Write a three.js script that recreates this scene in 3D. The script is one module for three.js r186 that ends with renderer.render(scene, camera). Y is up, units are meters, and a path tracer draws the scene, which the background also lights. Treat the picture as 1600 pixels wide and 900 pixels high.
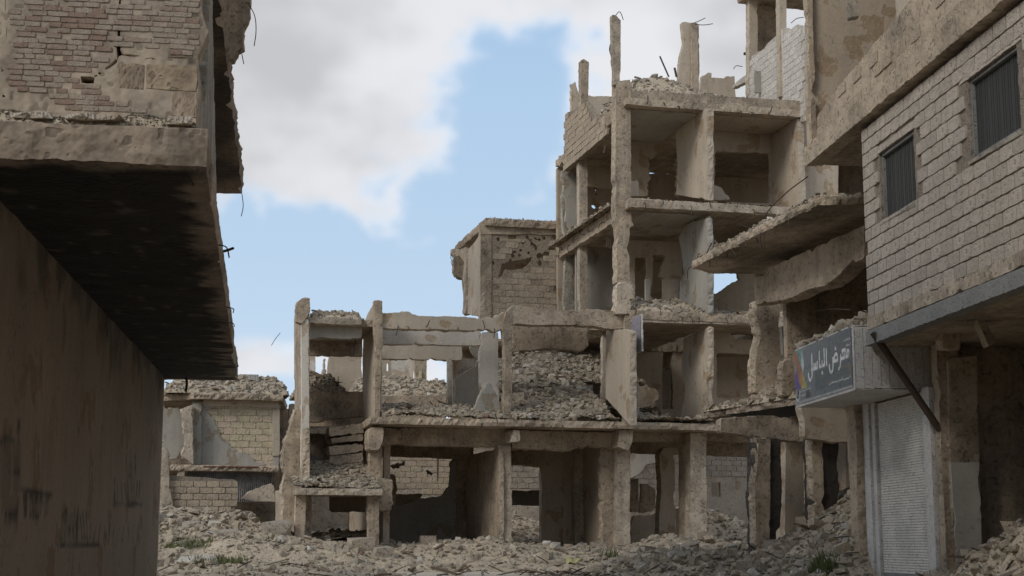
import * as THREE from 'three';
import { mergeGeometries } from 'three/addons/utils/BufferGeometryUtils.js';
import { ConvexGeometry } from 'three/addons/geometries/ConvexGeometry.js';

// ---------------------------------------------------------------- camera, sky, sun, exposure
const F = 2400, HOR = 848, EYE_Y = 0.7;                       // focal length and horizon in photograph pixels, eye height in metres
const pitch = Math.atan((HOR - 450) / F), cp = Math.cos(pitch), sp = Math.sin(pitch);
const scene = new THREE.Scene();
const camera = new THREE.PerspectiveCamera(2 * Math.atan(450 / F) * 180 / Math.PI, 16 / 9, 0.1, 3000);
camera.position.set(0, EYE_Y, 0); camera.rotation.x = pitch; scene.add(camera);
const renderer = new THREE.WebGLRenderer({ antialias: true });
renderer.toneMapping = THREE.LinearToneMapping; renderer.toneMappingExposure = 1.04;
renderer.shadowMap.enabled = true;

// ---------------------------------------------------------------- noise
const sm = (t) => t * t * (3 - 2 * t), cl = (x, a = 0, b = 1) => Math.min(b, Math.max(a, x));
const sstep = (a, b, x) => sm(cl((x - a) / (b - a))), mix = (a, b, t) => a + (b - a) * t;
function h3(x, y, z) { let h = (x | 0) * 374761393 ^ (y | 0) * 668265263 ^ (z | 0) * 2147483647 ^ 0x5bd1e995; h = Math.imul(h ^ (h >>> 13), 1274126177); h ^= h >>> 16; h = Math.imul(h, 0x85ebca6b); h ^= h >>> 13; return (h >>> 0) / 4294967296; }
function vn(x, y, z) {
  const i = Math.floor(x), j = Math.floor(y), k = Math.floor(z), a = sm(x - i), b = sm(y - j), c = sm(z - k);
  const q = (dz) => mix(mix(h3(i, j, k + dz), h3(i + 1, j, k + dz), a), mix(h3(i, j + 1, k + dz), h3(i + 1, j + 1, k + dz), a), b);
  return mix(q(0), q(1), c);
}
function fbm(x, y, z, o = 4) { let s = 0, w = 0.5, t = 0; for (let k = 0; k < o; k++) { s += w * vn(x, y, z + k * 7.1); t += w; w *= 0.5; x *= 2.03; y *= 2.03; z *= 2.03; } return s / t; }
function ln(x, y, s) { const i = Math.floor(x), j = Math.floor(y), a = x - i, b = y - j, q = (p, r) => h3(p, r, s * 10); return a + b < 1 ? q(i, j) + (q(i + 1, j) - q(i, j)) * a + (q(i, j + 1) - q(i, j)) * b : q(i + 1, j + 1) + (q(i, j + 1) - q(i + 1, j + 1)) * (1 - a) + (q(i + 1, j) - q(i + 1, j + 1)) * (1 - b); }
function rag(x, y, s) { return 0.26 * ln(x * 0.6, y * 0.6, s) + 0.26 * ln(x * 1.7 + 4, y * 1.7, s + 3) + 0.28 * ln(x * 4.3, y * 4.3 + 7, s + 5) + 0.20 * ln(x * 8, y * 8, s + 9); }   // angular noise for broken edges
function pn(x, y, p, s) { const i = Math.floor(x), j = Math.floor(y), a = sm(x - i), b = sm(y - j), m = (n) => ((n % p) + p) % p; return mix(mix(h3(m(i), m(j), s), h3(m(i + 1), m(j), s), a), mix(h3(m(i), m(j + 1), s), h3(m(i + 1), m(j + 1), s), a), b); }
function pf(u, v, p, s, o = 4) { let r = 0, w = 0.5, t = 0; for (let k = 0; k < o; k++) { r += w * pn(u * p, v * p, p, s + k); t += w; w *= 0.55; p *= 2; } return r / t; }
function rng(s) { let a = s * 2654435761 >>> 0; return () => { a = a + 0x6d2b79f5 | 0; let t = Math.imul(a ^ a >>> 15, 1 | a); t = t + Math.imul(t ^ t >>> 7, 61 | t) ^ t; return ((t ^ t >>> 14) >>> 0) / 4294967296; }; }

// ---------------------------------------------------------------- sky: broken cloud with a blue gap ahead
{
  const W = 2048, H = 1024, d = new Float32Array(W * H * 4);
  for (let j = 0; j < H; j++) for (let i = 0; i < W; i++) {
    const el = ((j + 0.5) / H - 0.5) * Math.PI, az = ((i + 0.5) / W - 0.5) * 2 * Math.PI;
    const X = Math.cos(el) * Math.cos(az), Y = Math.sin(el), Z = Math.cos(el) * Math.sin(az);
    const p = (j * W + i) * 4;
    const cA = Math.atan2(X, -Z);
    if ((Math.abs(cA) > 0.55 || el > 0.5) && Y > -0.015 && (i % 4 || j % 4)) { const ii = i - i % 4, jj = j - j % 4, pp = (jj * W + ii) * 4; if (jj / H > 0.497) { for (let k = 0; k < 4; k++) d[p + k] = d[pp + k]; continue; } }
    if (Y < -0.02) { d[p] = 0.24; d[p + 1] = 0.21; d[p + 2] = 0.17; d[p + 3] = 1; continue; }
    const A = Math.atan2(X, -Z), E = el;                                   // heading from straight ahead, elevation
    const bl = Math.exp(-Math.max(0, E) * 3.2);
    let r = mix(0.26, 0.66, bl), g = mix(0.46, 0.78, bl), b = mix(0.73, 0.89, bl);
    const n1 = fbm(X * 7 + 3.1, Y * 11 + 1.7, Z * 7, 6), n2 = fbm(X * 22, Y * 30 + 9, Z * 22 + 4, 5), n3 = fbm(X * 3 + 8, Y * 4, Z * 3 + 2, 3);
    const bil = Math.abs(fbm(X * 34 + 2, Y * 44, Z * 34, 4) - 0.5) * 2, ell = (a, e, ra, re) => Math.hypot((A - a) / ra, (E - e) / re);
    const wob = (n1 - 0.5) * 1.4 + (n2 - 0.5) * 1.0 + (0.28 - bil) * 0.7;
    // the gap of blue: one lobe up, one wide lobe low
    const gap = Math.min(ell(0.000, 0.262, 0.062, 0.085), ell(-0.02, 0.20, 0.09, 0.06), ell(-0.085, 0.160, 0.17, 0.058), ell(0.09, 0.18, 0.10, 0.10), ell(-0.13, 0.11, 0.15, 0.06));
    let cov = sstep(0.74, 1.26, gap + wob * 0.95);
    const wide = sstep(0.9, 1.8, ell(0, 0.2, 0.5, 0.3));
    cov = mix(cov, sstep(0.40, 0.55, n1 * 0.55 + n3 * 0.45), wide);
    const low = sstep(0.53, 0.64, fbm(X * 12 + 5, Y * 26, Z * 12, 5)) * sstep(0.165, 0.12, E) * 0.95;
    cov = Math.max(cov, low, sstep(0.56, 0.8, n2) * 0.45 * sstep(0.5, 0.9, gap));
    const shade = fbm(X * 5 + 20, Y * 9, Z * 5 + 7, 5), base = mix(0.54, 0.78, sstep(0.36, 0.64, shade * 0.65 + n2 * 0.35 + (0.25 - Math.min(E, 0.6)) * 0.35));
    const edge = 1 + 0.18 * sstep(1, 0.4, cov);
    r = mix(r, base * edge * 0.985, cov); g = mix(g, base * edge * 0.995, cov); b = mix(b, base * edge * 1.035, cov);
    const dim = mix(1.0, 1.02, cov); d[p] = r * dim; d[p + 1] = g * dim; d[p + 2] = b * dim; d[p + 3] = 1;
  }
  const t = new THREE.DataTexture(d, W, H, THREE.RGBAFormat, THREE.FloatType);
  t.mapping = THREE.EquirectangularReflectionMapping; t.magFilter = THREE.LinearFilter; t.minFilter = THREE.LinearFilter; t.needsUpdate = true;
  scene.background = t; scene.environment = t;
}
const sun = new THREE.DirectionalLight(new THREE.Color(1, 0.96, 0.90), 1.6);
sun.position.set(-52, 55, 18); sun.target.position.set(0, 3, -36); sun.castShadow = true; sun.shadow.radius = 40;
Object.assign(sun.shadow.camera, { left: -45, right: 45, top: 45, bottom: -45, near: 1, far: 200 });
sun.shadow.mapSize.set(4096, 4096); scene.add(sun, sun.target);

// ---------------------------------------------------------------- textures and materials
const enc = (x) => 255 * (x <= 0.0031308 ? 12.92 * x : 1.055 * Math.pow(cl(x), 1 / 2.4) - 0.055);
function tex(n, tile, fn, srgb = true) {
  const d = new Uint8Array(n * n * 4);
  for (let j = 0; j < n; j++) for (let i = 0; i < n; i++) { const c = fn((i + 0.5) / n, (j + 0.5) / n), p = (j * n + i) * 4; for (let k = 0; k < 3; k++) d[p + k] = srgb ? enc(c[k]) : 255 * cl(c[k]); d[p + 3] = 255; }
  const t = new THREE.DataTexture(d, n, n); t.wrapS = t.wrapT = THREE.RepeatWrapping; t.magFilter = THREE.LinearFilter; t.minFilter = THREE.LinearMipmapLinearFilter; t.generateMipmaps = true;
  t.repeat.set(1 / tile, 1 / tile); if (srgb) t.colorSpace = THREE.SRGBColorSpace; t.needsUpdate = true; return t;
}
const T = {};
T.conc = tex(1024, 4, (u, v) => {
  const big = pf(u, v, 3, 11, 4), mid = pf(u, v, 14, 31, 4), fine = pf(u, v, 110, 51, 2), st = pn(u * 46, v * 3, 46, 71) * 0.6 + pn(u * 90, v * 4, 90, 77) * 0.4;
  const board = pn(0.5, v * 22, 22, 5);
  let l = 0.80 + (big - 0.5) * 0.75 + (mid - 0.5) * 0.6 + (fine - 0.5) * 0.36 + (st - 0.5) * 0.26 + (board - 0.5) * 0.12;
  const pit = sstep(0.70, 0.78, pf(u, v, 60, 91, 2)) * 0.35; l *= 1 - pit;
  const w = sstep(0.52, 0.7, pf(u, v, 5, 131, 5)) * 0.5;
  return [mix(l, l * 0.96 + 0.06, w), mix(l * 0.985, l * 0.98 + 0.06, w), mix(l * 0.955, l * 1.0 + 0.055, w)];
});
T.concB = tex(1024, 4, (u, v) => { const k = pf(u, v, 14, 31, 4) * 0.5 + pf(u, v, 110, 51, 2) * 0.35 + pf(u, v, 50, 8, 3) * 0.35 - sstep(0.66, 0.76, pf(u, v, 60, 91, 2)) * 0.3; return [k, k, k]; }, false);
T.plas = tex(1024, 3.2, (u, v) => {
  const big = pf(u, v, 3, 211, 4), fine = pf(u, v, 90, 231, 2), st = pn(u * 40, v * 2, 40, 271);
  const chip = sstep(0.62, 0.67, pf(u, v, 6, 251, 6) + (fine - 0.5) * 0.05), crack = sstep(0.010, 0.003, Math.abs(pf(u, v, 5, 291, 5) - 0.5));
  const l = 0.84 + (big - 0.5) * 0.3 + (fine - 0.5) * 0.14 + (st - 0.5) * 0.1;
  let c = [l, l * 0.985, l * 0.96]; const k = 0.66 + (fine - 0.5) * 0.3 + (big - 0.5) * 0.2;
  c = [mix(c[0], k, chip), mix(c[1], k * 0.88, chip), mix(c[2], k * 0.74, chip)];
  return c.map((x) => x * (1 - crack * 0.25));
});
T.plasB = tex(1024, 3.2, (u, v) => { const fine = pf(u, v, 90, 231, 2), chip = sstep(0.62, 0.67, pf(u, v, 6, 251, 6) + (fine - 0.5) * 0.05), k = 0.6 - chip * 0.4 + (fine - 0.5) * 0.25; return [k, k, k]; }, false);
T.dust = tex(1024, 5, (u, v) => {
  const big = pf(u, v, 4, 311, 4), mid = pf(u, v, 26, 331, 3), g = pf(u, v, 150, 351, 2), s = pf(u, v, 230, 371, 1);
  const l = 0.78 + (big - 0.5) * 0.36 + (mid - 0.5) * 0.4 + (g - 0.5) * 0.5, peb = sstep(0.66, 0.74, s) * 0.22;
  return [l + peb, l * 0.97 + peb * 0.98, l * 0.93 + peb * 0.95];
});
T.dustB = tex(1024, 5, (u, v) => { const k = pf(u, v, 26, 331, 3) * 0.4 + pf(u, v, 150, 351, 2) * 0.6; return [k, k, k]; }, false);
T.block = tex(512, 1.3, (u, v) => {
  const a = pf(u, v, 5, 411, 4), f = pf(u, v, 100, 431, 2), pit = sstep(0.68, 0.78, pf(u, v, 46, 451, 2)) * 0.4;
  const l = (0.82 + (a - 0.5) * 0.34 + (f - 0.5) * 0.4) * (1 - pit); return [l, l * 0.985, l * 0.96];
});
T.blockB = tex(512, 1.3, (u, v) => { const k = pf(u, v, 100, 431, 2) * 0.6 + pf(u, v, 20, 441, 3) * 0.5 - sstep(0.68, 0.78, pf(u, v, 46, 451, 2)) * 0.35; return [k, k, k]; }, false);
const mats = {};
function mat(name, rgb, map, bump, bs = 0.02, extra = {}) {
  const m = new THREE.MeshStandardMaterial({ color: new THREE.Color().setRGB(...rgb), map, bumpMap: bump, bumpScale: bs, roughness: 0.96, metalness: 0, side: THREE.DoubleSide, ...extra });
  m.name = name; return mats[name] = m;
}
const cm = (n, r, e) => mat(n, r, T.conc, T.concB, 0.018, e), pm = (n, r, e) => mat(n, r, T.plas, T.plasB, 0.012, e);
cm('concrete', [0.455, 0.368, 0.276]); cm('concretePale', [0.525, 0.44, 0.345]); cm('concreteGrey', [0.40, 0.36, 0.30]);
cm('concreteVar', [0.40, 0.335, 0.255], { vertexColors: true }); cm('sootVar', [0.36, 0.29, 0.225], { vertexColors: true });
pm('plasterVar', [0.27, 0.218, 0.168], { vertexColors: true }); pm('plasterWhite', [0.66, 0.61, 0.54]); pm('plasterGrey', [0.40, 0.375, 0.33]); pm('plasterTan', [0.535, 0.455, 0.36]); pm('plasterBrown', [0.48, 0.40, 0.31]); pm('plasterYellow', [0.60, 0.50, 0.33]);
mat('dust', [0.48, 0.405, 0.305], T.dust, T.dustB, 0.03); mat('road', [0.64, 0.56, 0.455], T.dust, T.dustB, 0.012);
mat('rubble', [0.48, 0.405, 0.305], T.dust, T.dustB, 0.03); mat('stone', [1, 1, 1], T.block, T.blockB, 0.02);
const blockTones = (n, base, k = 0.09, tint = 0.03) => [0, 1, 2, 3, 4, 5].map((i) => mat(n + i, base.map((c, q) => c * (1 + (h3(i, 3, n.length) - 0.5) * 2 * k + (h3(i, q, 9) - 0.5) * tint)), T.block, T.blockB, 0.018));
const BT = { pale: blockTones('blockPale', [0.56, 0.50, 0.425], 0.13), tan: blockTones('blockTan', [0.48, 0.40, 0.30], 0.11), white: blockTones('blockWhite', [0.70, 0.66, 0.60], 0.05), grey: blockTones('blockGrey', [0.43, 0.38, 0.32], 0.08) };
mat('mortar', [0.31, 0.26, 0.205], T.block, T.blockB, 0.03); mat('mortarTan', [0.35, 0.285, 0.215], T.block, T.blockB, 0.03);
mat('mortarWhite', [0.62, 0.57, 0.50], T.block, T.blockB, 0.03); mat('mortarYellow', [0.53, 0.45, 0.32], T.block, T.blockB, 0.03); mat('mortarPale', [0.52, 0.45, 0.37], T.block, T.blockB, 0.03);
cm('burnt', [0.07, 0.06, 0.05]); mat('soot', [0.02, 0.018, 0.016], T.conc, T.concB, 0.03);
mat('rust', [0.10, 0.065, 0.045], T.block, T.blockB, 0.01, { roughness: 0.8 }); mat('steelGrey', [0.25, 0.25, 0.24], T.block, T.blockB, 0.01, { roughness: 0.7 });
mat('screen', [0.075, 0.078, 0.072], T.block, T.blockB, 0.01, { roughness: 0.7 }); mat('shutterWhite', [0.74, 0.715, 0.67], T.block, T.blockB, 0.002, { roughness: 0.55 });
mat('panelWhite', [0.67, 0.645, 0.62], T.block, T.blockB, 0.004, { roughness: 0.6 }); mat('sheetMetal', [0.36, 0.36, 0.36], T.conc, T.concB, 0.005, { roughness: 0.6 });

// ---------------------------------------------------------------- frames: a building's own axes, and photograph rays into them
const V3 = THREE.Vector3, Y = new V3(0, 1, 0), EYE = new V3(0, EYE_Y, 0);
function ray(px, py) { const x = (px - 800) / F, y = (450 - py) / F; return new V3(x, y * cp + sp, -cp + y * sp); }
function at(px, py, Z) { const r = ray(px, py); return r.multiplyScalar(-Z / r.z).add(EYE); }
function plane(o, A, B, N) {
  const f = { o, A, B, N, flip: new V3().crossVectors(A, B).dot(N) > 0 };
  f.hit = (px, py) => { const r = ray(px, py), t = o.clone().sub(EYE).dot(N) / r.dot(N), p = r.multiplyScalar(t).add(EYE).sub(o); return [p.dot(A), p.dot(B)]; };
  f.px = (l) => l.map(([x, y]) => f.hit(x, y));
  f.W = (a, b, n = 0) => new V3().copy(o).addScaledVector(A, a).addScaledVector(B, b).addScaledVector(N, n);
  return f;
}
function frame(O, deg) {
  const q = deg * Math.PI / 180, U = new V3(Math.cos(q), 0, -Math.sin(q)), V = new V3(-Math.sin(q), 0, -Math.cos(q));
  const f = { O, U, V };
  f.front = (v) => plane(O.clone().addScaledVector(V, v), U, Y, V);
  f.side = (u) => plane(O.clone().addScaledVector(U, u), V, Y, U);
  f.flat = (y) => plane(O.clone().addScaledVector(Y, y), U, V, new V3(0, -1, 0));
  f.W = (u, y, v) => new V3().copy(O).addScaledVector(U, u).addScaledVector(Y, y).addScaledVector(V, v);
  f.u = (px, v = 0, py = 700) => f.front(v).hit(px, py)[0];
  return f;
}
const base = (v) => v.clone().setY(0);
const C = frame(base(at(985, 700, 42)), 14);       // the tall ruin and its low wing, the block house, the back rows
const R = frame(base(at(1357, 516, 24)), 5.87);    // the block building down the street
const L = frame(base(at(320, 265, 10.3)), 8.6);    // the overhanging building
const G = frame(new V3(0, 0, 0), 0);               // the open ground

// ---------------------------------------------------------------- things and parts
const names = {};
function numbered(n) { const k = names[n] = (names[n] ?? -1) + 1; return k ? n + '_' + String(k).padStart(3, '0') : n; }
function thing(name, label, category, pos = new V3(), group, kind) {
  const g = new THREE.Group(); g.name = numbered(name); g.position.copy(pos); g.userData = { label, category };
  if (group) g.userData.group = group; if (kind) g.userData.kind = kind; scene.add(g); g.org = pos.clone(); return g;
}
function part(parent, name, geo, m, label) {
  const me = new THREE.Mesh(geo, typeof m === 'string' ? mats[m] : m); me.name = name; me.castShadow = me.receiveShadow = true;
  if (label) me.userData.label = label; const org = parent.org; me.org = org; if (org && geo.attributes.position && !geo.placed) { geo.translate(-org.x, -org.y, -org.z); } parent.add(me); return me;
}
function solo(name, geo, m, label, category, pos, group, kind) {
  const me = new THREE.Mesh(geo, typeof m === 'string' ? mats[m] : m); me.name = numbered(name); me.castShadow = me.receiveShadow = true;
  geo.translate(-pos.x, -pos.y, -pos.z); me.position.copy(pos); me.userData = { label, category }; if (group) me.userData.group = group; if (kind) me.userData.kind = kind; scene.add(me); return me;
}
// ---------------------------------------------------------------- broken plates: any outline with holes, given thickness, ragged edges and uneven faces
function sdPoly(P, x, y) {
  let d = 1e9, ins = false;
  for (let i = 0, j = P.length - 1; i < P.length; j = i++) {
    const ex = P[j][0] - P[i][0], ey = P[j][1] - P[i][1], wx = x - P[i][0], wy = y - P[i][1], k = cl((wx * ex + wy * ey) / (ex * ex + ey * ey || 1e-9));
    const bx = wx - ex * k, by = wy - ey * k; d = Math.min(d, bx * bx + by * by);
    if ((P[i][1] > y) !== (P[j][1] > y) && x < ex * (y - P[i][1]) / (P[j][1] - P[i][1]) + P[i][0]) ins = !ins;
  }
  return (ins ? 1 : -1) * Math.sqrt(d);
}
let seedN = 1;
function ruin(fr, outer, o = {}) {
  const t = o.t ?? 0.2, c = Math.max(0.02, (o.cell ?? 0.11) * ((o.cell ?? 0.11) < 0.06 ? 1 : (o.cell ?? 0.11) > 0.25 ? 1 : 0.68)), fq = o.freq ?? 2.6, face = o.face ?? 0.01, sd = o.seed ?? (seedN += 13.37), ampF = typeof o.amp === 'function' ? o.amp : () => o.amp ?? 0.019, holes = o.holes || [], hamp = o.hamp ?? 0.07;
  let x0 = 1e9, x1 = -1e9, y0 = 1e9, y1 = -1e9; for (const [x, y] of outer) { x0 = Math.min(x0, x); x1 = Math.max(x1, x); y0 = Math.min(y0, y); y1 = Math.max(y1, y); }
  const m = c * 2.1; x0 -= m; y0 -= m; const nx = Math.ceil((x1 + m - x0) / c), ny = Math.ceil((y1 + m - y0) / c), f = new Float32Array((nx + 1) * (ny + 1)), gx = new Float32Array(f.length), gy = new Float32Array(f.length), sn = new Uint8Array(f.length);
  for (let j = 0; j <= ny; j++) for (let i = 0; i <= nx; i++) { gx[j * (nx + 1) + i] = x0 + i * c; gy[j * (nx + 1) + i] = y0 + j * c; }
  for (const pg of [outer, ...holes]) for (const [x, y] of pg) { const i = Math.round((x - x0) / c), j = Math.round((y - y0) / c); if (i < 1 || j < 1 || i >= nx || j >= ny) continue; const k = j * (nx + 1) + i; if (!sn[k]) { sn[k] = 1; gx[k] = x; gy[k] = y; } }
  for (let j = 0; j <= ny; j++) for (let i = 0; i <= nx; i++) {
    const gk = j * (nx + 1) + i, x = gx[gk], y = gy[gk]; let d = sdPoly(outer, x, y); const am = ampF(x, y);
    if (d > -0.6) { d += am * (1.15 * (rag(x * fq, y * fq, sd) - 0.5) - 9 * Math.max(0, ln(x * 1.25, y * 1.25, sd + 21) - 0.74) - 7 * Math.max(0, ln(x * 3.3, y * 3.3, sd + 27) - 0.76)); if (d > -c * 2) for (const h of holes) { const q = -sdPoly(h, x, y); if (q < 0.8) d = Math.min(d, q + (h.amp ?? hamp) * (rag(x * 4, y * 4, sd + 50) - 0.5) * 2.8); } }
    if (Math.abs(d) < c * 0.03) d = d < -1e-5 ? -c * 0.03 : c * 0.03; f[j * (nx + 1) + i] = d;
  }
  const vid = new Map(), va = [], vb = [], vedge = [], vo = [];
  const add = (key, a, b, e) => { let k = vid.get(key); if (k === undefined) { k = va.length; vid.set(key, k); va.push(a); vb.push(b); vedge.push(e); vo.push([0, 0]); } return k; };
  const tri = [], seg = [], N1 = nx + 1;
  for (let j = 0; j < ny; j++) for (let i = 0; i < nx; i++) {
    const id = [j * N1 + i, j * N1 + i + 1, (j + 1) * N1 + i + 1, (j + 1) * N1 + i], pi = [i, i + 1, i + 1, i], pj = [j, j, j + 1, j + 1], v = id.map((q) => f[q]);
    if (v[0] < 0 && v[1] < 0 && v[2] < 0 && v[3] < 0) continue;
    const P = []; let first = -1, last = -1;
    for (let k = 0; k < 4; k++) {
      const n = (k + 1) & 3; if (v[k] > 0) P.push(add(id[k], gx[id[k]], gy[id[k]], false));
      if ((v[k] > 0) !== (v[n] > 0)) {
        const s = v[k] / (v[k] - v[n]), lo = Math.min(id[k], id[n]), hi = Math.max(id[k], id[n]), e = add(-(lo * 4 + (hi - lo === 1 ? 1 : 2)), mix(gx[id[k]], gx[id[n]], s), mix(gy[id[k]], gy[id[n]], s), true);
        P.push(e); if (v[k] > 0) last = e; else { if (last >= 0) { seg.push([last, e]); last = -1; } else first = e; }
      }
    }
    if (last >= 0 && first >= 0) seg.push([last, first]);
    for (let k = 1; k + 1 < P.length; k++) tri.push(P[0], P[k], P[k + 1]);
  }
  for (const [p, q] of seg) { const dx = va[q] - va[p], dy = vb[q] - vb[p], l = Math.hypot(dx, dy) || 1; for (const z of [p, q]) { vo[z][0] += dy / l; vo[z][1] -= dx / l; } }
  const q0 = va.map((a, k) => (vn(a * 3.1, vb[k] * 3.1, sd + 5) * 0.6 + vn(a * 7.3, vb[k] * 7.3, sd + 9) * 0.4 - 0.5) * 2 * face), q1 = va.map((a, k) => t + (vn(a * 3.1, vb[k] * 3.1, sd + 15) - 0.5) * 2 * face);
  const nF = q0.map((n, k) => n + (vedge[k] ? 0.35 * Math.min(c, 0.04) * h3(k, 1, sd) : 0)), nB = q1.map((n, k) => n - (vedge[k] ? 0.35 * Math.min(c, 0.04) * h3(k, 2, sd) : 0));
  const pos = [], nor = [], uv = [], col = [], uo = h3(sd * 10, 1, 1) * 7, vo2 = h3(sd * 10, 2, 1) * 7, tmp = new V3(), e1 = new V3(), e2 = new V3(), nn = new V3();
  const push = (a, b, n, N, u, w, kind) => { const p = fr.W(a, b, n); pos.push(p.x, p.y, p.z); nor.push(N.x, N.y, N.z); uv.push(u + uo, w + vo2); if (o.col) col.push(...o.col(a, b, n, kind)); };
  const smooth = (nz, s) => { const W = nz.map((n, k) => fr.W(va[k], vb[k], n)), acc = va.map(() => new V3()); for (let k = 0; k < tri.length; k += 3) { const p = tri[k], q = tri[k + 1], r = tri[k + 2]; e1.subVectors(W[q], W[p]); e2.subVectors(W[r], W[p]); nn.crossVectors(e1, e2).multiplyScalar(s); acc[p].add(nn); acc[q].add(nn); acc[r].add(nn); } return acc.map((x) => x.normalize()); };
  const sF = fr.flip ? -1 : 1, aF = smooth(q0, sF), aB = smooth(q1, -sF);
  for (let k = 0; k < tri.length; k += 3) {
    const q = [tri[k], tri[k + 1], tri[k + 2]], fw = fr.flip ? [0, 2, 1] : [0, 1, 2], bw = fr.flip ? [0, 1, 2] : [0, 2, 1];
    for (const z of fw) push(va[q[z]], vb[q[z]], nF[q[z]], aF[q[z]], va[q[z]], vb[q[z]], 0);
    for (const z of bw) push(va[q[z]], vb[q[z]], nB[q[z]], aB[q[z]], va[q[z]], vb[q[z]], 1);
  }
  const RG = Math.max(1, Math.min(o.rings ?? 7, Math.round(t / (c * 1.3))));
  const ringPt = (k, r) => { if (r === 0) return [va[k], vb[k], nF[k]]; if (r === RG) return [va[k], vb[k], nB[k]]; const n = mix(nF[k], nB[k], r / RG), a = va[k], b = vb[k], l = Math.hypot(...vo[k]) || 1, am = Math.min(0.09, ampF(a, b) * 1.3) * (vn(a * 7, b * 7, n * 7 + sd) * 0.6 + vn(a * 17, b * 17, n * 17 + sd) * 0.4 - 0.4) * 1.8; return [a + vo[k][0] / l * am, b + vo[k][1] / l * am, n + (h3(k, r, sd) - 0.5) * 0.3 * t / RG]; };
  for (const [p, q] of seg) for (let r = 0; r < RG; r++) {
    const A = ringPt(p, r), B = ringPt(q, r), D = ringPt(p, r + 1), E = ringPt(q, r + 1), dom = Math.abs(va[q] - va[p]) > Math.abs(vb[q] - vb[p]);
    for (const T3 of fr.flip ? [[A, B, D], [B, E, D]] : [[A, D, B], [B, D, E]]) {
      e1.copy(fr.W(...T3[1])).sub(tmp.copy(fr.W(...T3[0]))); e2.copy(fr.W(...T3[2])).sub(tmp); nn.crossVectors(e1, e2).normalize(); const N = nn.clone();
      for (const z of T3) push(z[0], z[1], z[2], N, dom ? z[0] : z[2] + 3, dom ? z[2] + 3 : z[1], 2);
    }
  }
  const g = new THREE.BufferGeometry(); g.setAttribute('position', new THREE.Float32BufferAttribute(pos, 3)); g.setAttribute('normal', new THREE.Float32BufferAttribute(nor, 3)); g.setAttribute('uv', new THREE.Float32BufferAttribute(uv, 2));
  if (o.col) g.setAttribute('color', new THREE.Float32BufferAttribute(col, 3)); return g;
}
const rect = (a0, a1, b0, b1) => [[a0, b0], [a1, b0], [a1, b1], [a0, b1]];
const circ = (x, y, r, n = 9) => Array.from({ length: n }, (_, i) => [x + r * Math.cos(i / n * 6.283) * (0.8 + 0.4 * h3(i, x * 100, y * 100)), y + r * Math.sin(i / n * 6.283) * (0.8 + 0.4 * h3(i, y * 90, x * 70))]);
const withAmp = (p, a) => { p.amp = a; return p; };
// plates given as photograph outlines on one of a building's planes
const P = (parent, name, fr, list, m, o = {}, label) => part(parent, name, ruin(fr, fr.px(list), { ...o, holes: (o.holes || []).map((h) => withAmp(fr.px(h), h.amp)) }), m, label);
const Q = (parent, name, fr, list, m, o = {}, label) => part(parent, name, ruin(fr, list, o), m, label);
// loose bars
function tube(pts, r, seg = 6) { const c = new THREE.CatmullRomCurve3(pts); return new THREE.TubeGeometry(c, Math.max(2, pts.length * 3), r, seg, false); }
function rod(parent, name, pts, r, m = 'rust', label) { return part(parent, name, tube(pts, r), m, label); }

// ---------------------------------------------------------------- blocks laid one by one
const blockVar = [0, 1, 2, 3, 4, 5, 6, 7].map((s) => {
  const g = new THREE.BoxGeometry(1, 1, 1, 3, 2, 1), p = g.attributes.position, u = g.attributes.uv, r = rng(s + 11);
  const jit = {}; for (let i = 0; i < p.count; i++) {
    const x = p.getX(i), y = p.getY(i), z = p.getZ(i), k = [x, y, z].map((q) => q.toFixed(2)).join(); jit[k] ??= [r(), r(), r()];
    const cor = Math.abs(x) > 0.49 && Math.abs(y) > 0.49, ed = Math.abs(x) > 0.49 || Math.abs(y) > 0.49, [a, b, c] = jit[k];
    p.setXYZ(i, x + (a - 0.5) * (cor ? 0.03 : 0.02) - (cor ? Math.sign(x) * 0.012 : 0), y + (b - 0.5) * (cor ? 0.06 : 0.04) - (cor ? Math.sign(y) * 0.025 : 0), z - Math.sign(z) * (ed ? 0.02 + 0.05 * c : 0.02 * c));
    u.setXY(i, x * 0.4 + s * 0.47, y * 0.2 + s * 0.29 + z * 0.2);
  }
  g.computeVertexNormals(); g.placed = true; return g;
});
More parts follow.
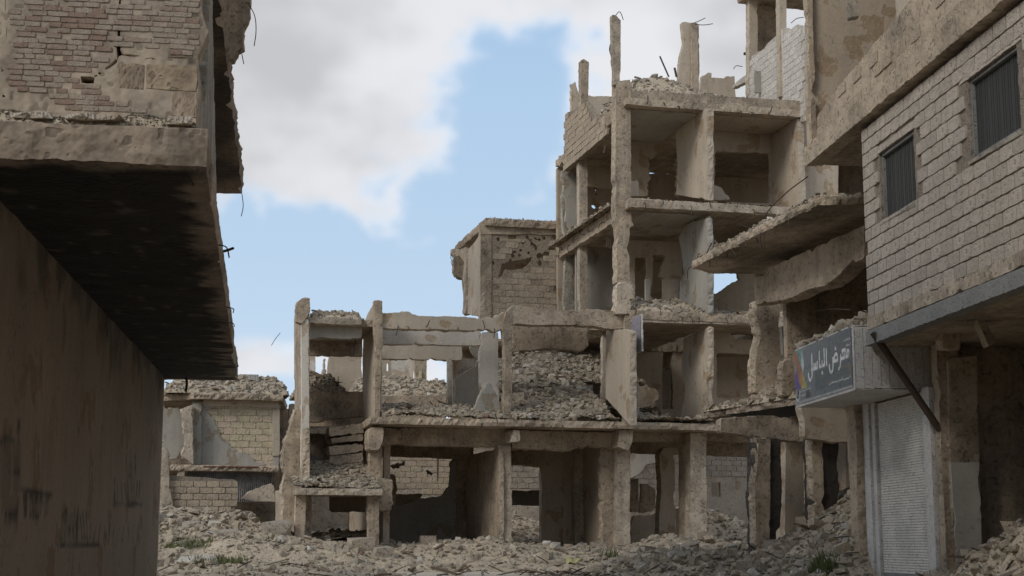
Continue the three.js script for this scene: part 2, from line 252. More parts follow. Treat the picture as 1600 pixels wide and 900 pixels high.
function blocks(parent, fr, a0, a1, b0, b1, keep, tones, o = {}) {
  const bw = o.bw ?? 0.4, bh = o.bh ?? 0.2, gap = o.gap ?? 0.014, dep = o.dep ?? 0.09, proud = o.proud ?? 0.02, s = o.seed ?? 1, rd = rng(s + 91), name = o.name ?? 'block';
  const Zx = new V3().crossVectors(fr.A, fr.B), q = new THREE.Quaternion().setFromRotationMatrix(new THREE.Matrix4().makeBasis(fr.A, fr.B, Zx));
  let n = 0;
  for (let j = 0, b = b0; b < b1 - 0.03; j++, b += bh) {
    let a = a0 - (j & 1 ? bw / 2 : 0) - (o.rand ? rd() * bw : 0);
    while (a < a1) {
      const w = o.rand ? bw * (0.5 + 0.75 * rd()) : bw, l = Math.max(a, a0), r = Math.min(a + w, a1), top = Math.min(b + bh, b1); a += w;
      if (r - l < 0.07) continue; const cx = (l + r) / 2, cy = (b + top) / 2; const kp = keep ? keep(cx, cy, (r - l) / 2) : 1; if (!kp) continue;
      const k = Math.floor(rd() * 6), v = Math.floor(rd() * 8), pr = proud * (0.35 + 0.9 * rd());
      const me = new THREE.Mesh(blockVar[v], tones[k]); me.name = name; me.castShadow = me.receiveShadow = true;
      me.scale.set(r - l - gap, top - b - gap, dep); me.quaternion.copy(q).multiply(new THREE.Quaternion().setFromAxisAngle(new V3(0, 0, 1), (rd() - 0.5) * 0.012));
      me.position.copy(fr.W(cx + (rd() - 0.5) * 0.008, cy + (rd() - 0.5) * 0.006, dep / 2 - pr)).sub(parent.org); parent.add(me); n++;
    }
  }
  return n;
}

// ---------------------------------------------------------------- rubble
const blocky = (r, k, s = 1) => { const pts = []; for (let i = 0; i < 8; i++) pts.push(new V3((i & 1 ? 1 : -1) * k[0] * (0.28 + 0.24 * r()), (i & 2 ? 1 : -1) * k[1] * (0.3 + 0.22 * r()), (i & 4 ? 1 : -1) * k[2] * (0.28 + 0.24 * r())).multiplyScalar(s)); for (let i = 0; i < 4; i++) { const a = r() * 6.283; pts.push(new V3(Math.cos(a) * k[0] * 0.52, (r() - 0.5) * k[1] * 0.8, Math.sin(a) * k[2] * 0.52).multiplyScalar(s)); } return pts; };
const rocks = [0, 1, 2, 3, 4, 5, 6, 7].map((s) => { const r = rng(s + 71), k = s < 5 ? [1, 0.7, 0.85] : [1, 0.26, 0.78], pts = blocky(r, k); const g = new ConvexGeometry(pts), p = g.attributes.position, n = g.attributes.normal, u = new Float32Array(p.count * 2); for (let i = 0; i < p.count; i++) { const ax = Math.abs(n.getX(i)), ay = Math.abs(n.getY(i)), az = Math.abs(n.getZ(i)); const w = ay >= ax && ay >= az ? [p.getX(i), p.getZ(i)] : ax > az ? [p.getZ(i), p.getY(i)] : [p.getX(i), p.getY(i)]; u[i * 2] = w[0] * 0.5 + s; u[i * 2 + 1] = w[1] * 0.5; } g.setAttribute('uv', new THREE.BufferAttribute(u, 2)); return g; });
const rockTone = (r) => { const q = r(), l = 0.75 + 0.45 * r(); if (q < 0.05) return [0.68 * l, 0.63 * l, 0.56 * l]; if (q < 0.056) return [0.36 * l, 0.22 * l, 0.16 * l]; if (q < 0.25) return [0.49 * l, 0.43 * l, 0.35 * l]; return [0.52 * l, 0.44 * l, 0.335 * l]; };
const barGeo = new THREE.BoxGeometry(1, 1, 1, 3, 1, 1); { const p = barGeo.attributes.position; for (let i = 0; i < p.count; i++) p.setY(i, p.getY(i) + (Math.abs(p.getX(i)) < 0.3 ? 0.35 : 0)); barGeo.computeVertexNormals(); }
function heap(o) {
  const { fr, u: [u0, u1], v: [v0, v1], h, n, s0 = 0.05, s1 = 0.4, seed = 1, bumps = 0.16 } = o, r = rng(seed + 500), res = o.res ?? 0.11, y0 = o.y0 ?? 0;
  const hh0 = (u, v) => h(u, v) + (fbm(u * 1.3, v * 1.3, seed, 4) - 0.5) * bumps * 2 + (fbm(u * 5, v * 5, seed + 4, 3) - 0.5) * bumps * 0.9 + (vn(u * 17, v * 17, seed) - 0.5) * 0.05;
  const hh = (u, v) => { const y = hh0(u, v); if (!o.skirt) return y; const e = Math.min(u - u0, u1 - u, v - v0, v1 - v); return Math.min(Math.max(y, 0.015), e * 1.6 - 0.02); };
  const nu = Math.ceil((u1 - u0) / res), nv = Math.ceil((v1 - v0) / res), pos = [], uv = [], idx = [], org = fr.W((u0 + u1) / 2, y0, (v0 + v1) / 2);
  const g = thing(o.name ?? 'rubble_heap', o.label, 'rubble', org, undefined, 'stuff');
  for (let j = 0; j <= nv; j++) for (let i = 0; i <= nu; i++) { const u = mix(u0, u1, i / nu), v = mix(v0, v1, j / nv), p = fr.W(u, y0 + hh(u, v), v).sub(org); pos.push(p.x, p.y, p.z); uv.push(u, v); }
  for (let j = 0; j < nv; j++) for (let i = 0; i < nu; i++) { const a = j * (nu + 1) + i; if (o.skip && o.skip(mix(u0, u1, (i + 0.5) / nu), mix(v0, v1, (j + 0.5) / nv))) continue; idx.push(a, a + 1, a + nu + 2, a, a + nu + 2, a + nu + 1); }
  const bg = new THREE.BufferGeometry(); bg.setAttribute('position', new THREE.Float32BufferAttribute(pos, 3)); bg.setAttribute('uv', new THREE.Float32BufferAttribute(uv, 2)); bg.setIndex(idx); bg.computeVertexNormals(); bg.placed = true;
  const bed = part(g, 'rubble_bed', bg, 'rubble'); bed.userData.kind = 'stuff';
  const per = rocks.map(() => []), m4 = new THREE.Matrix4(), q = new THREE.Quaternion(), eu = new THREE.Euler();
  for (let i = 0; i < n * 1.7; i++) {
    const u = mix(u0, u1, r()), v = mix(v0, v1, r()), y = hh(u, v); if (o.skip && o.skip(u, v)) continue; if (y < -0.12) continue; if (o.dens && r() > o.dens(u, v)) continue;
    const s = s0 * Math.pow(Math.max(1.6, s1 * 0.55 / s0), Math.pow(r(), 4.6)), k = Math.floor(r() * 8); eu.set((r() - 0.5) * 1.3, r() * 6.28, (r() - 0.5) * 1.3); q.setFromEuler(eu);
    m4.compose(fr.W(u, y0 + y + s * 0.12, v).sub(org), q, new V3(s * (0.8 + 0.5 * r()), s * (0.7 + 0.6 * r()), s * (0.7 + 0.5 * r()))); per[k].push([m4.clone(), rockTone(r)]);
  }
  per.forEach((l, k) => { if (!l.length) return; const im = new THREE.InstancedMesh(rocks[k], mats.stone, l.length); l.forEach(([m, c], i) => { im.setMatrixAt(i, m); im.setColorAt(i, new THREE.Color().setRGB(...c)); }); im.name = 'rubble_pieces'; im.userData.kind = 'stuff'; im.castShadow = im.receiveShadow = true; g.add(im); });
  if (s1 > 0.2) { const nb = Math.floor(n / 95), bar = new THREE.InstancedMesh(barGeo, mats.stone, nb); for (let i = 0; i < nb; i++) { const u = mix(u0 + 0.1, u1 - 0.1, r()), v = mix(v0 + 0.1, v1 - 0.1, r()), l = 0.25 + 0.9 * r() * r(), w = r() < 0.6 ? 0.018 : 0.05 + 0.05 * r(), y = Math.max(0, hh(u, v)); eu.set(0, r() * 6.28, (r() - 0.5) * 0.9); q.setFromEuler(eu); m4.compose(fr.W(u, y0 + y + 0.05, v).sub(org), q, new V3(l, w * (w > 0.03 ? 0.45 : 1), w)); bar.setMatrixAt(i, m4); bar.setColorAt(i, new THREE.Color().setRGB(...(w < 0.03 ? [0.12, 0.085, 0.06] : r() < 0.3 ? [0.30, 0.21, 0.13] : [0.50, 0.44, 0.36]))); } bar.name = 'rubble_bars'; bar.userData.kind = 'stuff'; bar.castShadow = bar.receiveShadow = true; g.add(bar); }
  g.hh = (u, v) => y0 + hh(u, v); g.fr = fr; return g;
}
const chunkMats = [[0.44, 0.37, 0.29], [0.52, 0.46, 0.38], [0.40, 0.35, 0.285], [0.58, 0.53, 0.46]].map((c, i) => mat('chunk' + i, c, T.block, T.blockB, 0.03));
function chunk(hp, u, v, s, flatK, label, group, tone = 0, turn = 0, tilt = 0.2, name = 'concrete_chunk') {
  const r = rng(Math.floor(u * 977 + v * 131 + s * 77) + 5000), pts = blocky(r, [1, flatK, 0.75], s);
  const g = new ConvexGeometry(pts), p = g.attributes.position, uv = new Float32Array(p.count * 2); for (let i = 0; i < p.count; i++) { uv[i * 2] = p.getX(i) + p.getY(i) * 0.4; uv[i * 2 + 1] = p.getZ(i) + p.getY(i) * 0.6; } g.setAttribute('uv', new THREE.BufferAttribute(uv, 2));
  const me = new THREE.Mesh(g, chunkMats[tone]); me.name = numbered(name); me.position.copy(hp.fr.W(u, hp.hh(u, v) + s * flatK * 0.22, v)); me.rotation.set(tilt, turn, tilt * 0.6); me.castShadow = me.receiveShadow = true; me.userData = { label, category: 'rubble chunk' }; if (group) me.userData.group = group; scene.add(me); return me;
}

// ---------------------------------------------------------------- ground and street
{
  const n = 120, pos = [], uv = [], idx = [];
  for (let j = 0; j <= n; j++) for (let i = 0; i <= n; i++) {
    const s = (k) => { const q = (k / n - 0.5) * 2; return Math.sign(q) * (Math.abs(q) * 40 + Math.pow(Math.abs(q), 6) * 1400); };
    const x = s(i), z = -35 + s(j); pos.push(x, (fbm(x * 0.4, z * 0.4, 3, 3) - 0.5) * 0.05 - 0.03, z); uv.push(x, z);
  }
  for (let j = 0; j < n; j++) for (let i = 0; i < n; i++) { const a = j * (n + 1) + i; idx.push(a, a + n + 1, a + 1, a + 1, a + n + 1, a + n + 2); }
  const g = new THREE.BufferGeometry(); g.setAttribute('position', new THREE.Float32BufferAttribute(pos, 3)); g.setAttribute('uv', new THREE.Float32BufferAttribute(uv, 2)); g.setIndex(idx); g.computeVertexNormals();
  const me = new THREE.Mesh(g, mats.dust); me.name = 'ground'; me.receiveShadow = true; me.userData = { kind: 'structure', label: 'dusty earth ground under the ruins', category: 'ground' }; scene.add(me);
  const st = new THREE.Mesh(new THREE.BufferGeometry(), mats.road), sp2 = [], su = [], si = [];
  for (let j = 0; j <= 60; j++) for (let i = 0; i <= 10; i++) { const z = 4 - j * 0.72, x = -0.103 * -z + (i - 5) * 0.74 + (fbm(j * 0.3, i, 2) - 0.5) * 0.3; sp2.push(x, 0.012 + (fbm(x * 0.8, z * 0.8, 9, 3) - 0.5) * 0.03, z); su.push(x, z); }
  for (let j = 0; j < 60; j++) for (let i = 0; i < 10; i++) { const a = j * 11 + i; si.push(a, a + 1, a + 11, a + 1, a + 12, a + 11); }
  st.geometry.setAttribute('position', new THREE.Float32BufferAttribute(sp2, 3)); st.geometry.setAttribute('uv', new THREE.Float32BufferAttribute(su, 2)); st.geometry.setIndex(si); st.geometry.computeVertexNormals();
  st.name = 'street'; st.receiveShadow = true; st.userData = { kind: 'structure', label: 'pale packed dirt street between the ruins', category: 'street' }; scene.add(st);
}

// ---------------------------------------------------------------- the tall ruin with its low wing
const S1 = 3.9, S2 = 7.0, S3 = 10.1, S4 = 13.05, DEEP = 7.2;
const tall = thing('ruined_building', 'tall gutted concrete building with a low two storey wing, every floor open', 'building', base(C.O));
const f0 = C.front(0), uu = (px, v = 0) => C.u(px, v);
const uB = uu(590), uC = uu(790), uD = -0.38, uE = uu(1104), uF = uu(1262), uG = uu(1420);
{
  // floor slabs, front edge to back
  const slab = (name, y, t, pts, m = 'concrete', o = {}) => Q(tall, name, C.flat(y), pts, m, { t, amp: 0.026, cell: 0.12, ...o });
  slab('floor_slab', S1, 0.19, [[uu(577, -0.7), -0.75], [uu(985), -0.75], [uu(1130, -0.4), -0.55], [uG, -0.3], [uG, DEEP], [uB + 0.2, DEEP], [uB - 0.3, 0.6]], 'concrete', { amp: (a, b) => b > DEEP - 0.6 ? 0.25 : 0.045 });
  slab('floor_slab', S1 - 0.05, 0.16, [[uu(482), 2.2], [uB + 0.3, 2.0], [uB + 0.3, 6.2], [uu(482), 6.2]], 'concrete', { amp: 0.2 });
  slab('roof_slab', 6.56, 0.2, [[uu(483), 0.1], [uB, 0.1], [uB, 4.2], [uu(483), 3.6]], 'concrete', { amp: 0.13 });
  slab('roof_slab', S2 - 0.1, 0.2, [[uC, 5.6], [-1.6, 5.8], [-1.0, 4.8], [0, 4.6], [0, DEEP], [uC, DEEP]], 'concrete', { amp: 0.1 });
  slab('floor_slab', S2, 0.24, [[-0.05, -0.25], [uu(1185), -0.25], [uF + 0.6, -0.15], [uF + 0.6, 1.9], [10, 1.9], [10, DEEP], [-0.05, DEEP]], 'concrete', { holes: [withAmp([[uE + 0.5, 2.1], [uF - 0.2, 2.1], [uF - 0.2, 6.4], [uE + 0.5, 6.4]], 0.2)] });
  slab('floor_slab', S3, 0.24, [[-0.1, -0.45], [uu(1262), -0.3], [uF + 0.4, 1.9], [10, 1.9], [10, DEEP], [-0.06, DEEP], [-0.06, 0.3]], 'concrete');
  slab('roof_slab', S4, 0.22, [[-0.1, -0.3], [uF + 0.05, -0.3], [uF + 0.05, 1.9], [10, 1.9], [10, DEEP], [-0.06, DEEP], [-0.06, 0.2]], 'concrete');
  // edge beams of the tall part
  P(tall, 'beam', C.front(-0.27), [[985, 141], [1263, 158], [1263, 176], [985, 160]], 'concrete', { t: 0.26, amp: 0.02, cell: 0.08 });
  P(tall, 'beam', C.front(-0.42), [[983, 309], [1255, 325], [1255, 337], [1120, 330], [983, 322]], 'concretePale', { t: 0.3, amp: 0.025, cell: 0.08 });
  P(tall, 'beam', C.front(-0.22), [[986, 484], [1262, 497], [1262, 516], [1184, 508], [986, 503]], 'concretePale', { t: 0.3, amp: 0.02, cell: 0.08 });
  // the long side facing the open lot: edge beams, columns and block panels
  const s0 = C.side(-0.1);
  Q(tall, 'beam', s0, rect(0.2, 6.7, S3 - 0.38, S3 + 0.02), 'concrete', { t: 0.3, amp: 0.05 });
  Q(tall, 'beam', s0, rect(0.2, 6.7, S4 - 0.36, S4 + 0.02), 'concrete', { t: 0.3, amp: 0.05 });
  P(tall, 'wall_end', f0, [[963, 128], [985, 124], [987, 345], [990, 352], [984, 355], [984, 442], [964, 442], [964, 352], [961, 344]], 'concrete', { t: 0.42, cell: 0.07, amp: 0.03 });
  P(tall, 'broken_post', f0, [[956, 22], [963, 24], [970, 32], [970, 132], [959, 132], [957, 80]], 'concretePale', { t: 0.22, cell: 0.05, amp: 0.02 });
  P(tall, 'block_stump', C.front(-0.18), [[965, 444], [984, 440], [990, 446], [990, 474], [984, 490], [962, 490]], 'concretePale', { t: 0.4, cell: 0.06, amp: 0.05 });
  P(tall, 'broken_post', C.front(4.7), [[908, 94], [912, 92], [920, 97], [918, 232], [908, 235]], 'concrete', { t: 0.3, cell: 0.06, amp: 0.03 });
  P(tall, 'column', C.front(4.7), [[905, 232], [918, 232], [918, 492], [906, 492]], 'concretePale', { t: 0.3, cell: 0.08 });
  P(tall, 'column', C.front(6.5), [[879, 268], [896, 262], [896, 492], [880, 492], [884, 400], [879, 340]], 'concreteGrey', { t: 0.25, cell: 0.07, amp: 0.05 });
  // roof parapets
  const par = P(tall, 'parapet', s0, [[949, 210], [915, 238], [880, 268], [883, 178], [900, 170], [914, 160], [924, 176], [949, 200]], 'mortarTan', { t: 0.2, amp: 0.04, cell: 0.09 });
  { const fr = C.side(-0.12), pl = fr.px([[949, 210], [915, 238], [880, 268], [883, 178], [900, 170], [914, 160], [924, 176], [949, 200]]); const xs = pl.map((p) => p[0]), ys = pl.map((p) => p[1]); blocks(par, fr, Math.min(...xs), Math.max(...xs), Math.min(...ys), Math.max(...ys), (a, b) => sdPoly(pl, a, b) > 0.08, BT.tan, { seed: 3, dep: 0.07 }); }
  P(tall, 'parapet', C.front(6.7), [[893, 180], [893, 132], [899, 128], [905, 150], [958, 150], [990, 158], [990, 220], [893, 262]], 'plasterTan', { t: 0.2, amp: 0.06, cell: 0.1 });
  P(tall, 'wall_stub', C.front(2.2), [[1066, 36], [1071, 34], [1092, 38], [1094, 150], [1060, 150], [1062, 92], [1069, 68]], 'plasterTan', { t: 0.22, cell: 0.06, amp: 0.03 });
  P(tall, 'post', C.front(2.05), [[1081, 35], [1090, 36], [1092, 150], [1082, 150]], 'concrete', { t: 0.14, cell: 0.05, amp: 0.02 });
  P(tall, 'parapet', C.front(6.2), [[1094, 116], [1112, 113], [1112, 121], [1134, 122], [1134, 117], [1148, 119], [1150, 165], [1094, 165]], 'plasterTan', { t: 0.2, cell: 0.07, amp: 0.04 });
  // inside partitions that run back from the front, one a storey
  const sE = C.side(uE);
  P(tall, 'partition', sE, [[1105, 168], [1105, 312], [1056, 304], [1058, 260], [1055, 200], [1060, 190]], 'plasterTan', { t: 0.2, cell: 0.09, amp: 0.03 });
  P(tall, 'partition', sE, [[1105, 335], [1105, 490], [1060, 486], [1063, 440], [1068, 428], [1064, 390], [1060, 372], [1070, 352]], 'plasterGrey', { t: 0.2, cell: 0.09, amp: 0.05 });
  P(tall, 'partition', sE, [[1105, 512], [1105, 664], [1064, 652], [1070, 605], [1064, 575], [1067, 530]], 'plasterTan', { t: 0.2, cell: 0.09, amp: 0.05 });
  for (const [y0, y1] of [[166, 312], [333, 490], [512, 664]]) P(tall, 'column', C.front(-0.08), [[1103, y0], [1114, y0 + 1], [1115, y1], [1104, y1]], 'concretePale', { t: 0.16, cell: 0.05, amp: 0.03 });
  const sF = C.side(uF - 0.1);
  Q(tall, 'side_wall', sF, rect(-0.2, 1.9, S3, S4 - 0.2), 'plasterTan', { t: 0.2 });
  Q(tall, 'side_wall', sF, rect(0.4, 3.2, S2, S3 - 0.2), 'plasterBrown', { t: 0.2 });
  P(tall, 'front_panel', C.front(0.25), [[1244, 172], [1310, 174], [1310, 336], [1246, 330]], 'plasterTan', { t: 0.2, cell: 0.09, amp: 0.03 });
  P(tall, 'pilaster', C.front(1.45), [[1226, 205], [1240, 206], [1240, 322], [1226, 322]], 'plasterTan', { t: 0.25, cell: 0.08 });
  Q(tall, 'ceiling', C.flat(S4 - 0.224), rect(0.15, uE - 0.02, 0.05, 3.38), 'plasterGrey', { t: 0.02, cell: 0.2 }); Q(tall, 'ceiling', C.flat(S4 - 0.224), rect(uE + 0.24, uF - 0.12, 0.05, 1.68), 'plasterTan', { t: 0.02, cell: 0.2 });
  Q(tall, 'ceiling', C.flat(S3 - 0.244), rect(0.1, uE - 0.02, 0.0, 3.38), 'plasterGrey', { t: 0.02, cell: 0.15, amp: 0.12 });
  // rooms, top storey
  P(tall, 'back_wall', C.front(3.4), [[975, 205], [1062, 205], [1062, 306], [975, 306]], 'plasterBrown', { t: 0.18, holes: [withAmp([[1014, 250], [1030, 235], [1042, 218], [1058, 214], [1058, 310], [1014, 310]], 0.15)] });
  P(tall, 'broken_panel', C.front(0.5), [[985, 282], [998, 280], [999, 306], [985, 306]], 'plasterTan', { t: 0.15, cell: 0.06 });
  P(tall, 'back_wall', C.front(1.7), [[1112, 182], [1262, 190], [1262, 325], [1112, 318]], 'plasterTan', { t: 0.2, holes: [withAmp([[1117, 236], [1203, 240], [1206, 262], [1204, 318], [1117, 314]], 0.05)] });
  P(tall, 'broken_panel', C.front(0.7), [[1115, 288], [1126, 292], [1134, 302], [1142, 308], [1146, 314], [1115, 312]], 'plasterTan', { t: 0.12, cell: 0.06, amp: 0.05 });
  // rooms, middle storey
  P(tall, 'back_wall', C.front(3.4), [[978, 375], [1066, 378], [1066, 486], [978, 482]], 'plasterBrown', { t: 0.18, holes: [withAmp([[992, 402], [1012, 402], [1012, 470], [992, 470]], 0.06), withAmp([[1020, 395], [1040, 400], [1032, 430], [1046, 440], [1036, 486], [1018, 486]], 0.1)] });
  P(tall, 'inner_post', C.front(2.7), [[1009, 436], [1016, 436], [1017, 484], [1009, 484]], 'plasterGrey', { t: 0.12, cell: 0.06 });
  P(tall, 'inner_wall', C.front(3.0), [[1036, 436], [1060, 436], [1060, 486], [1036, 486]], 'plasterBrown', { t: 0.12, cell: 0.08 });
  P(tall, 'back_wall', C.front(4.2), [[1112, 350], [1262, 352], [1262, 490], [1112, 486]], 'plasterBrown', { t: 0.18, holes: [withAmp([[1108, 422], [1152, 426], [1156, 436], [1136, 448], [1126, 456], [1117, 459], [1108, 459]], 0.06), withAmp([[1190, 430], [1262, 430], [1262, 500], [1190, 500]], 0.05)] });
  // rooms, first storey
  P(tall, 'back_wall', C.front(6.5), [[975, 520], [1075, 520], [1075, 650], [975, 650]], 'plasterBrown', { t: 0.18, holes: [withAmp([[1036, 545], [1050, 545], [1052, 640], [1034, 640]], 0.05)] });
  P(tall, 'inner_wall', C.front(2.3), [[987, 602], [1028, 604], [1030, 622], [1018, 634], [988, 640]], 'plasterBrown', { t: 0.16, cell: 0.07, amp: 0.06 });
  P(tall, 'back_wall', C.front(1.7), [[1110, 505], [1262, 512], [1262, 645], [1110, 642]], 'plasterTan', { t: 0.2, holes: [withAmp([[1120, 552], [1180, 552], [1180, 620], [1120, 622]], 0.04), withAmp([[1142, 508], [1192, 510], [1192, 532], [1142, 530]], 0.03)] });
  // the far side of the rooms
  const back = C.front(DEEP);
  const perf = (list) => list.map(([x, y, r]) => withAmp(circ(...back.hit(x, y), r, 7), 0.02));
  Q(tall, 'rear_wall', back, rect(0, 2.6, S3, S4 - 0.2), 'plasterBrown', { t: 0.2, cell: 0.07, holes: perf([[926, 286, 0.13], [932, 296, 0.06], [931, 303, 0.05], [928, 322, 0.09], [933, 333, 0.07], [892, 282, 0.07], [892, 301, 0.06], [1010, 262, 0.05]]) });
  Q(tall, 'rear_wall', back, rect(2.6, 10, S3, S4 - 0.2), 'plasterBrown', { t: 0.2, cell: 0.09, holes: perf([[1153, 288, 0.05]]) });
  Q(tall, 'rear_wall', back, rect(0, 10, S2, S3 - 0.2), 'plasterBrown', { t: 0.2, holes: [withAmp(back.px([[1100, 418], [1170, 420], [1168, 438], [1142, 452], [1100, 462]]), 0.08)] });
  Q(tall, 'rear_wall', back, rect(uC, 10, S1, S2 - 0.2), 'plasterBrown', { t: 0.2 });
  // side of the tall part beside the block house
  P(tall, 'side_panel', C.front(6.2), [[879, 268], [905, 268], [905, 358], [893, 366], [884, 345], [886, 320], [879, 300]], 'plasterGrey', { t: 0.12, cell: 0.07, amp: 0.07 });
  P(tall, 'inner_wall', C.front(5.6), [[905, 258], [965, 262], [965, 296], [920, 290], [905, 288]], 'plasterBrown', { t: 0.12, cell: 0.09, amp: 0.06 });
  P(tall, 'inner_wall', C.front(5.4), [[900, 380], [968, 382], [968, 492], [900, 492]], 'plasterGrey', { t: 0.14 });
}
{
  // ---- low wing: the first storey
  P(tall, 'beam', f0, [[792, 489], [800, 478], [985, 487], [986, 512], [960, 514], [900, 508], [806, 507], [794, 512]], 'concrete', { t: 0.4, cell: 0.07, amp: 0.035 });
  P(tall, 'beam', f0, [[594, 491], [640, 487], [652, 493], [770, 497], [786, 489], [796, 486], [799, 512], [770, 520], [740, 516], [596, 513]], 'plasterTan', { t: 0.3, cell: 0.06, amp: 0.045 });
  P(tall, 'beam', C.front(1.1), [[588, 500], [752, 502], [752, 540], [588, 537]], 'plasterWhite', { t: 0.25, cell: 0.07, amp: 0.03 });
  P(tall, 'beam', C.front(3.6), [[586, 528], [722, 528], [722, 563], [588, 560]], 'plasterTan', { t: 0.25, cell: 0.07, amp: 0.04 });
  P(tall, 'beam', C.front(0.9), [[800, 503], [918, 505], [920, 541], [908, 548], [858, 543], [822, 548], [800, 551]], 'concrete', { t: 0.3, cell: 0.07, amp: 0.04 });
  P(tall, 'hanging_piece', C.front(0.5), [[921, 516], [942, 514], [942, 526], [922, 528]], 'concrete', { t: 0.3, cell: 0.06, amp: 0.04 });
  P(tall, 'beam', C.front(0.35), [[482, 502], [566, 506], [566, 530], [482, 529]], 'plasterGrey', { t: 0.25, cell: 0.08, amp: 0.03 });
  P(tall, 'beam', C.front(3.4), [[482, 522], [566, 522], [566, 556], [482, 555]], 'concrete', { t: 0.25, cell: 0.08, amp: 0.03 });
  P(tall, 'roof_edge', C.front(0.05), [[482, 497], [520, 495], [566, 500], [566, 508], [482, 504]], 'concretePale', { t: 0.3, cell: 0.06, amp: 0.04 });
  // columns and fins of the wing
  P(tall, 'column', C.front(-0.05), [[791, 487], [800, 480], [801, 520], [799, 662], [786, 662], [790, 560], [785, 510]], 'concrete', { t: 0.3, cell: 0.06, amp: 0.03 });
  P(tall, 'column', C.front(1.0), [[750, 519], [778, 520], [780, 640], [752, 640]], 'plasterWhite', { t: 0.3, cell: 0.08, amp: 0.04 });
  P(tall, 'fallen_slab', C.front(0.2), [[741, 642], [752, 612], [760, 598], [768, 598], [776, 612], [783, 642]], 'plasterGrey', { t: 0.2, cell: 0.06, amp: 0.03 });
  P(tall, 'partition', C.front(2.0), [[712, 642], [712, 592], [722, 584], [735, 577], [744, 573], [746, 562], [738, 550], [734, 541], [755, 541], [755, 642]], 'plasterGrey', { t: 0.2, cell: 0.06, amp: 0.02 });
  P(tall, 'inner_post', C.front(3.4), [[700, 560], [706, 560], [707, 640], [700, 640]], 'concreteGrey', { t: 0.2, cell: 0.07 });
  P(tall, 'inner_wall', C.front(4.0), [[708, 560], [752, 560], [752, 640], [708, 640]], 'concrete', { t: 0.15 });
  const sD = C.side(-0.42);
  P(tall, 'side_wall', sD, [[984, 516], [984, 664], [946, 622], [946, 514]], 'plasterTan', { t: 0.2, cell: 0.09, amp: 0.03 });
  P(tall, 'column', C.front(2.6), [[940, 520], [948, 518], [948, 625], [941, 628]], 'plasterTan', { t: 0.2, cell: 0.06, amp: 0.05 });
  P(tall, 'column', C.front(-0.12), [[976, 484], [988, 486], [988, 664], [978, 664]], 'concrete', { t: 0.35, cell: 0.06, amp: 0.03 });
  P(tall, 'block_pier', C.front(0.1), [[988, 596], [999, 598], [999, 664], [988, 664]], 'concretePale', { t: 0.3, cell: 0.06, amp: 0.04 });
  P(tall, 'inner_wall', C.front(5.6), [[838, 590], [846, 565], [852, 546], [885, 543], [912, 545], [916, 560], [938, 548], [946, 560], [946, 600], [838, 600]], 'plasterTan', { t: 0.2, cell: 0.08, amp: 0.08 });
  // fins at the left of the wing: plastered sides turned to the open lot
  const sB = C.side(uu(586));
  P(tall, 'fin_wall', sB, [[586, 470], [585, 700], [572, 706], [567, 680], [566, 560], [568, 505], [574, 490]], 'plasterTan', { t: 0.2, cell: 0.08, amp: 0.03 });
  P(tall, 'fin_edge', C.front(-0.1), [[585, 470], [597, 471], [598, 540], [594, 600], [593, 662], [586, 664]], 'concrete', { t: 0.25, cell: 0.06, amp: 0.04 });
  const sA = C.side(uu(471));
  P(tall, 'fin_wall', sA, [[472, 466], [472, 872], [450, 866], [452, 690], [460, 640], [459, 500], [462, 480]], 'concrete', { t: 0.2, cell: 0.08, amp: 0.05 });
  P(tall, 'fin_edge', C.front(-0.05), [[471, 500], [482, 498], [483, 640], [482, 770], [470, 770], [472, 620]], 'plasterWhite', { t: 0.25, cell: 0.06, amp: 0.02 });
  P(tall, 'fin_head', C.front(-0.1), [[466, 470], [472, 466], [485, 468], [484, 486], [479, 497], [471, 506], [463, 502], [462, 482]], 'concrete', { t: 0.35, cell: 0.05, amp: 0.04 });
  P(tall, 'broken_pier', C.front(0.2), [[441, 872], [442, 780], [439, 770], [445, 740], [442, 725], [446, 690], [452, 672], [461, 640], [470, 640], [470, 872]], 'concrete', { t: 0.5, cell: 0.07, amp: 0.07 });
  // the sunken bay between the fins
  P(tall, 'spandrel', C.front(2.4), [[483, 612], [568, 612], [568, 650], [512, 655], [506, 660], [483, 660]], 'concrete', { t: 0.3, cell: 0.08, amp: 0.03 });
  P(tall, 'inner_wall', C.front(3.2), [[478, 636], [572, 636], [572, 725], [478, 725]], 'concrete', { t: 0.15 });
  P(tall, 'beam', C.front(1.4), [[482, 669], [516, 669], [516, 678], [482, 677]], 'concrete', { t: 0.3, cell: 0.06, amp: 0.04 });
  P(tall, 'inner_wall', C.front(3.4), [[478, 676], [530, 676], [530, 712], [478, 712]], 'plasterBrown', { t: 0.2 });
  P(tall, 'inner_wall', C.front(2.2), [[478, 714], [520, 714], [520, 765], [478, 765]], 'plasterGrey', { t: 0.2, cell: 0.1 });
  for (let i = 0; i < 5; i++) P(tall, 'pancaked_slab', C.front(0.9 + 0.03 * (i % 2)), [[514 + (i % 2) * 2, 668 + i * 15], [566 + (i % 3), 662 + i * 15], [568, 676 + i * 15], [515, 682 + i * 15]], 'concrete', { t: 1.1, cell: 0.08, amp: 0.06, rings: 5 });
  Q(tall, 'balcony_slab', C.flat(2.05), [[uu(460, -1), -1.1], [uu(597, -1), -1.1], [uu(597), 0.2], [uu(462), 0.2]], 'concretePale', { t: 0.17, cell: 0.07, amp: 0.03 });
  P(tall, 'post', C.front(-0.85), [[462, 767], [478, 767], [477, 872], [461, 872]], 'concrete', { t: 0.25, cell: 0.06, amp: 0.03 });
  P(tall, 'post', C.front(-0.85), [[575, 767], [592, 767], [592, 872], [576, 872]], 'concrete', { t: 0.3, cell: 0.06, amp: 0.04 });
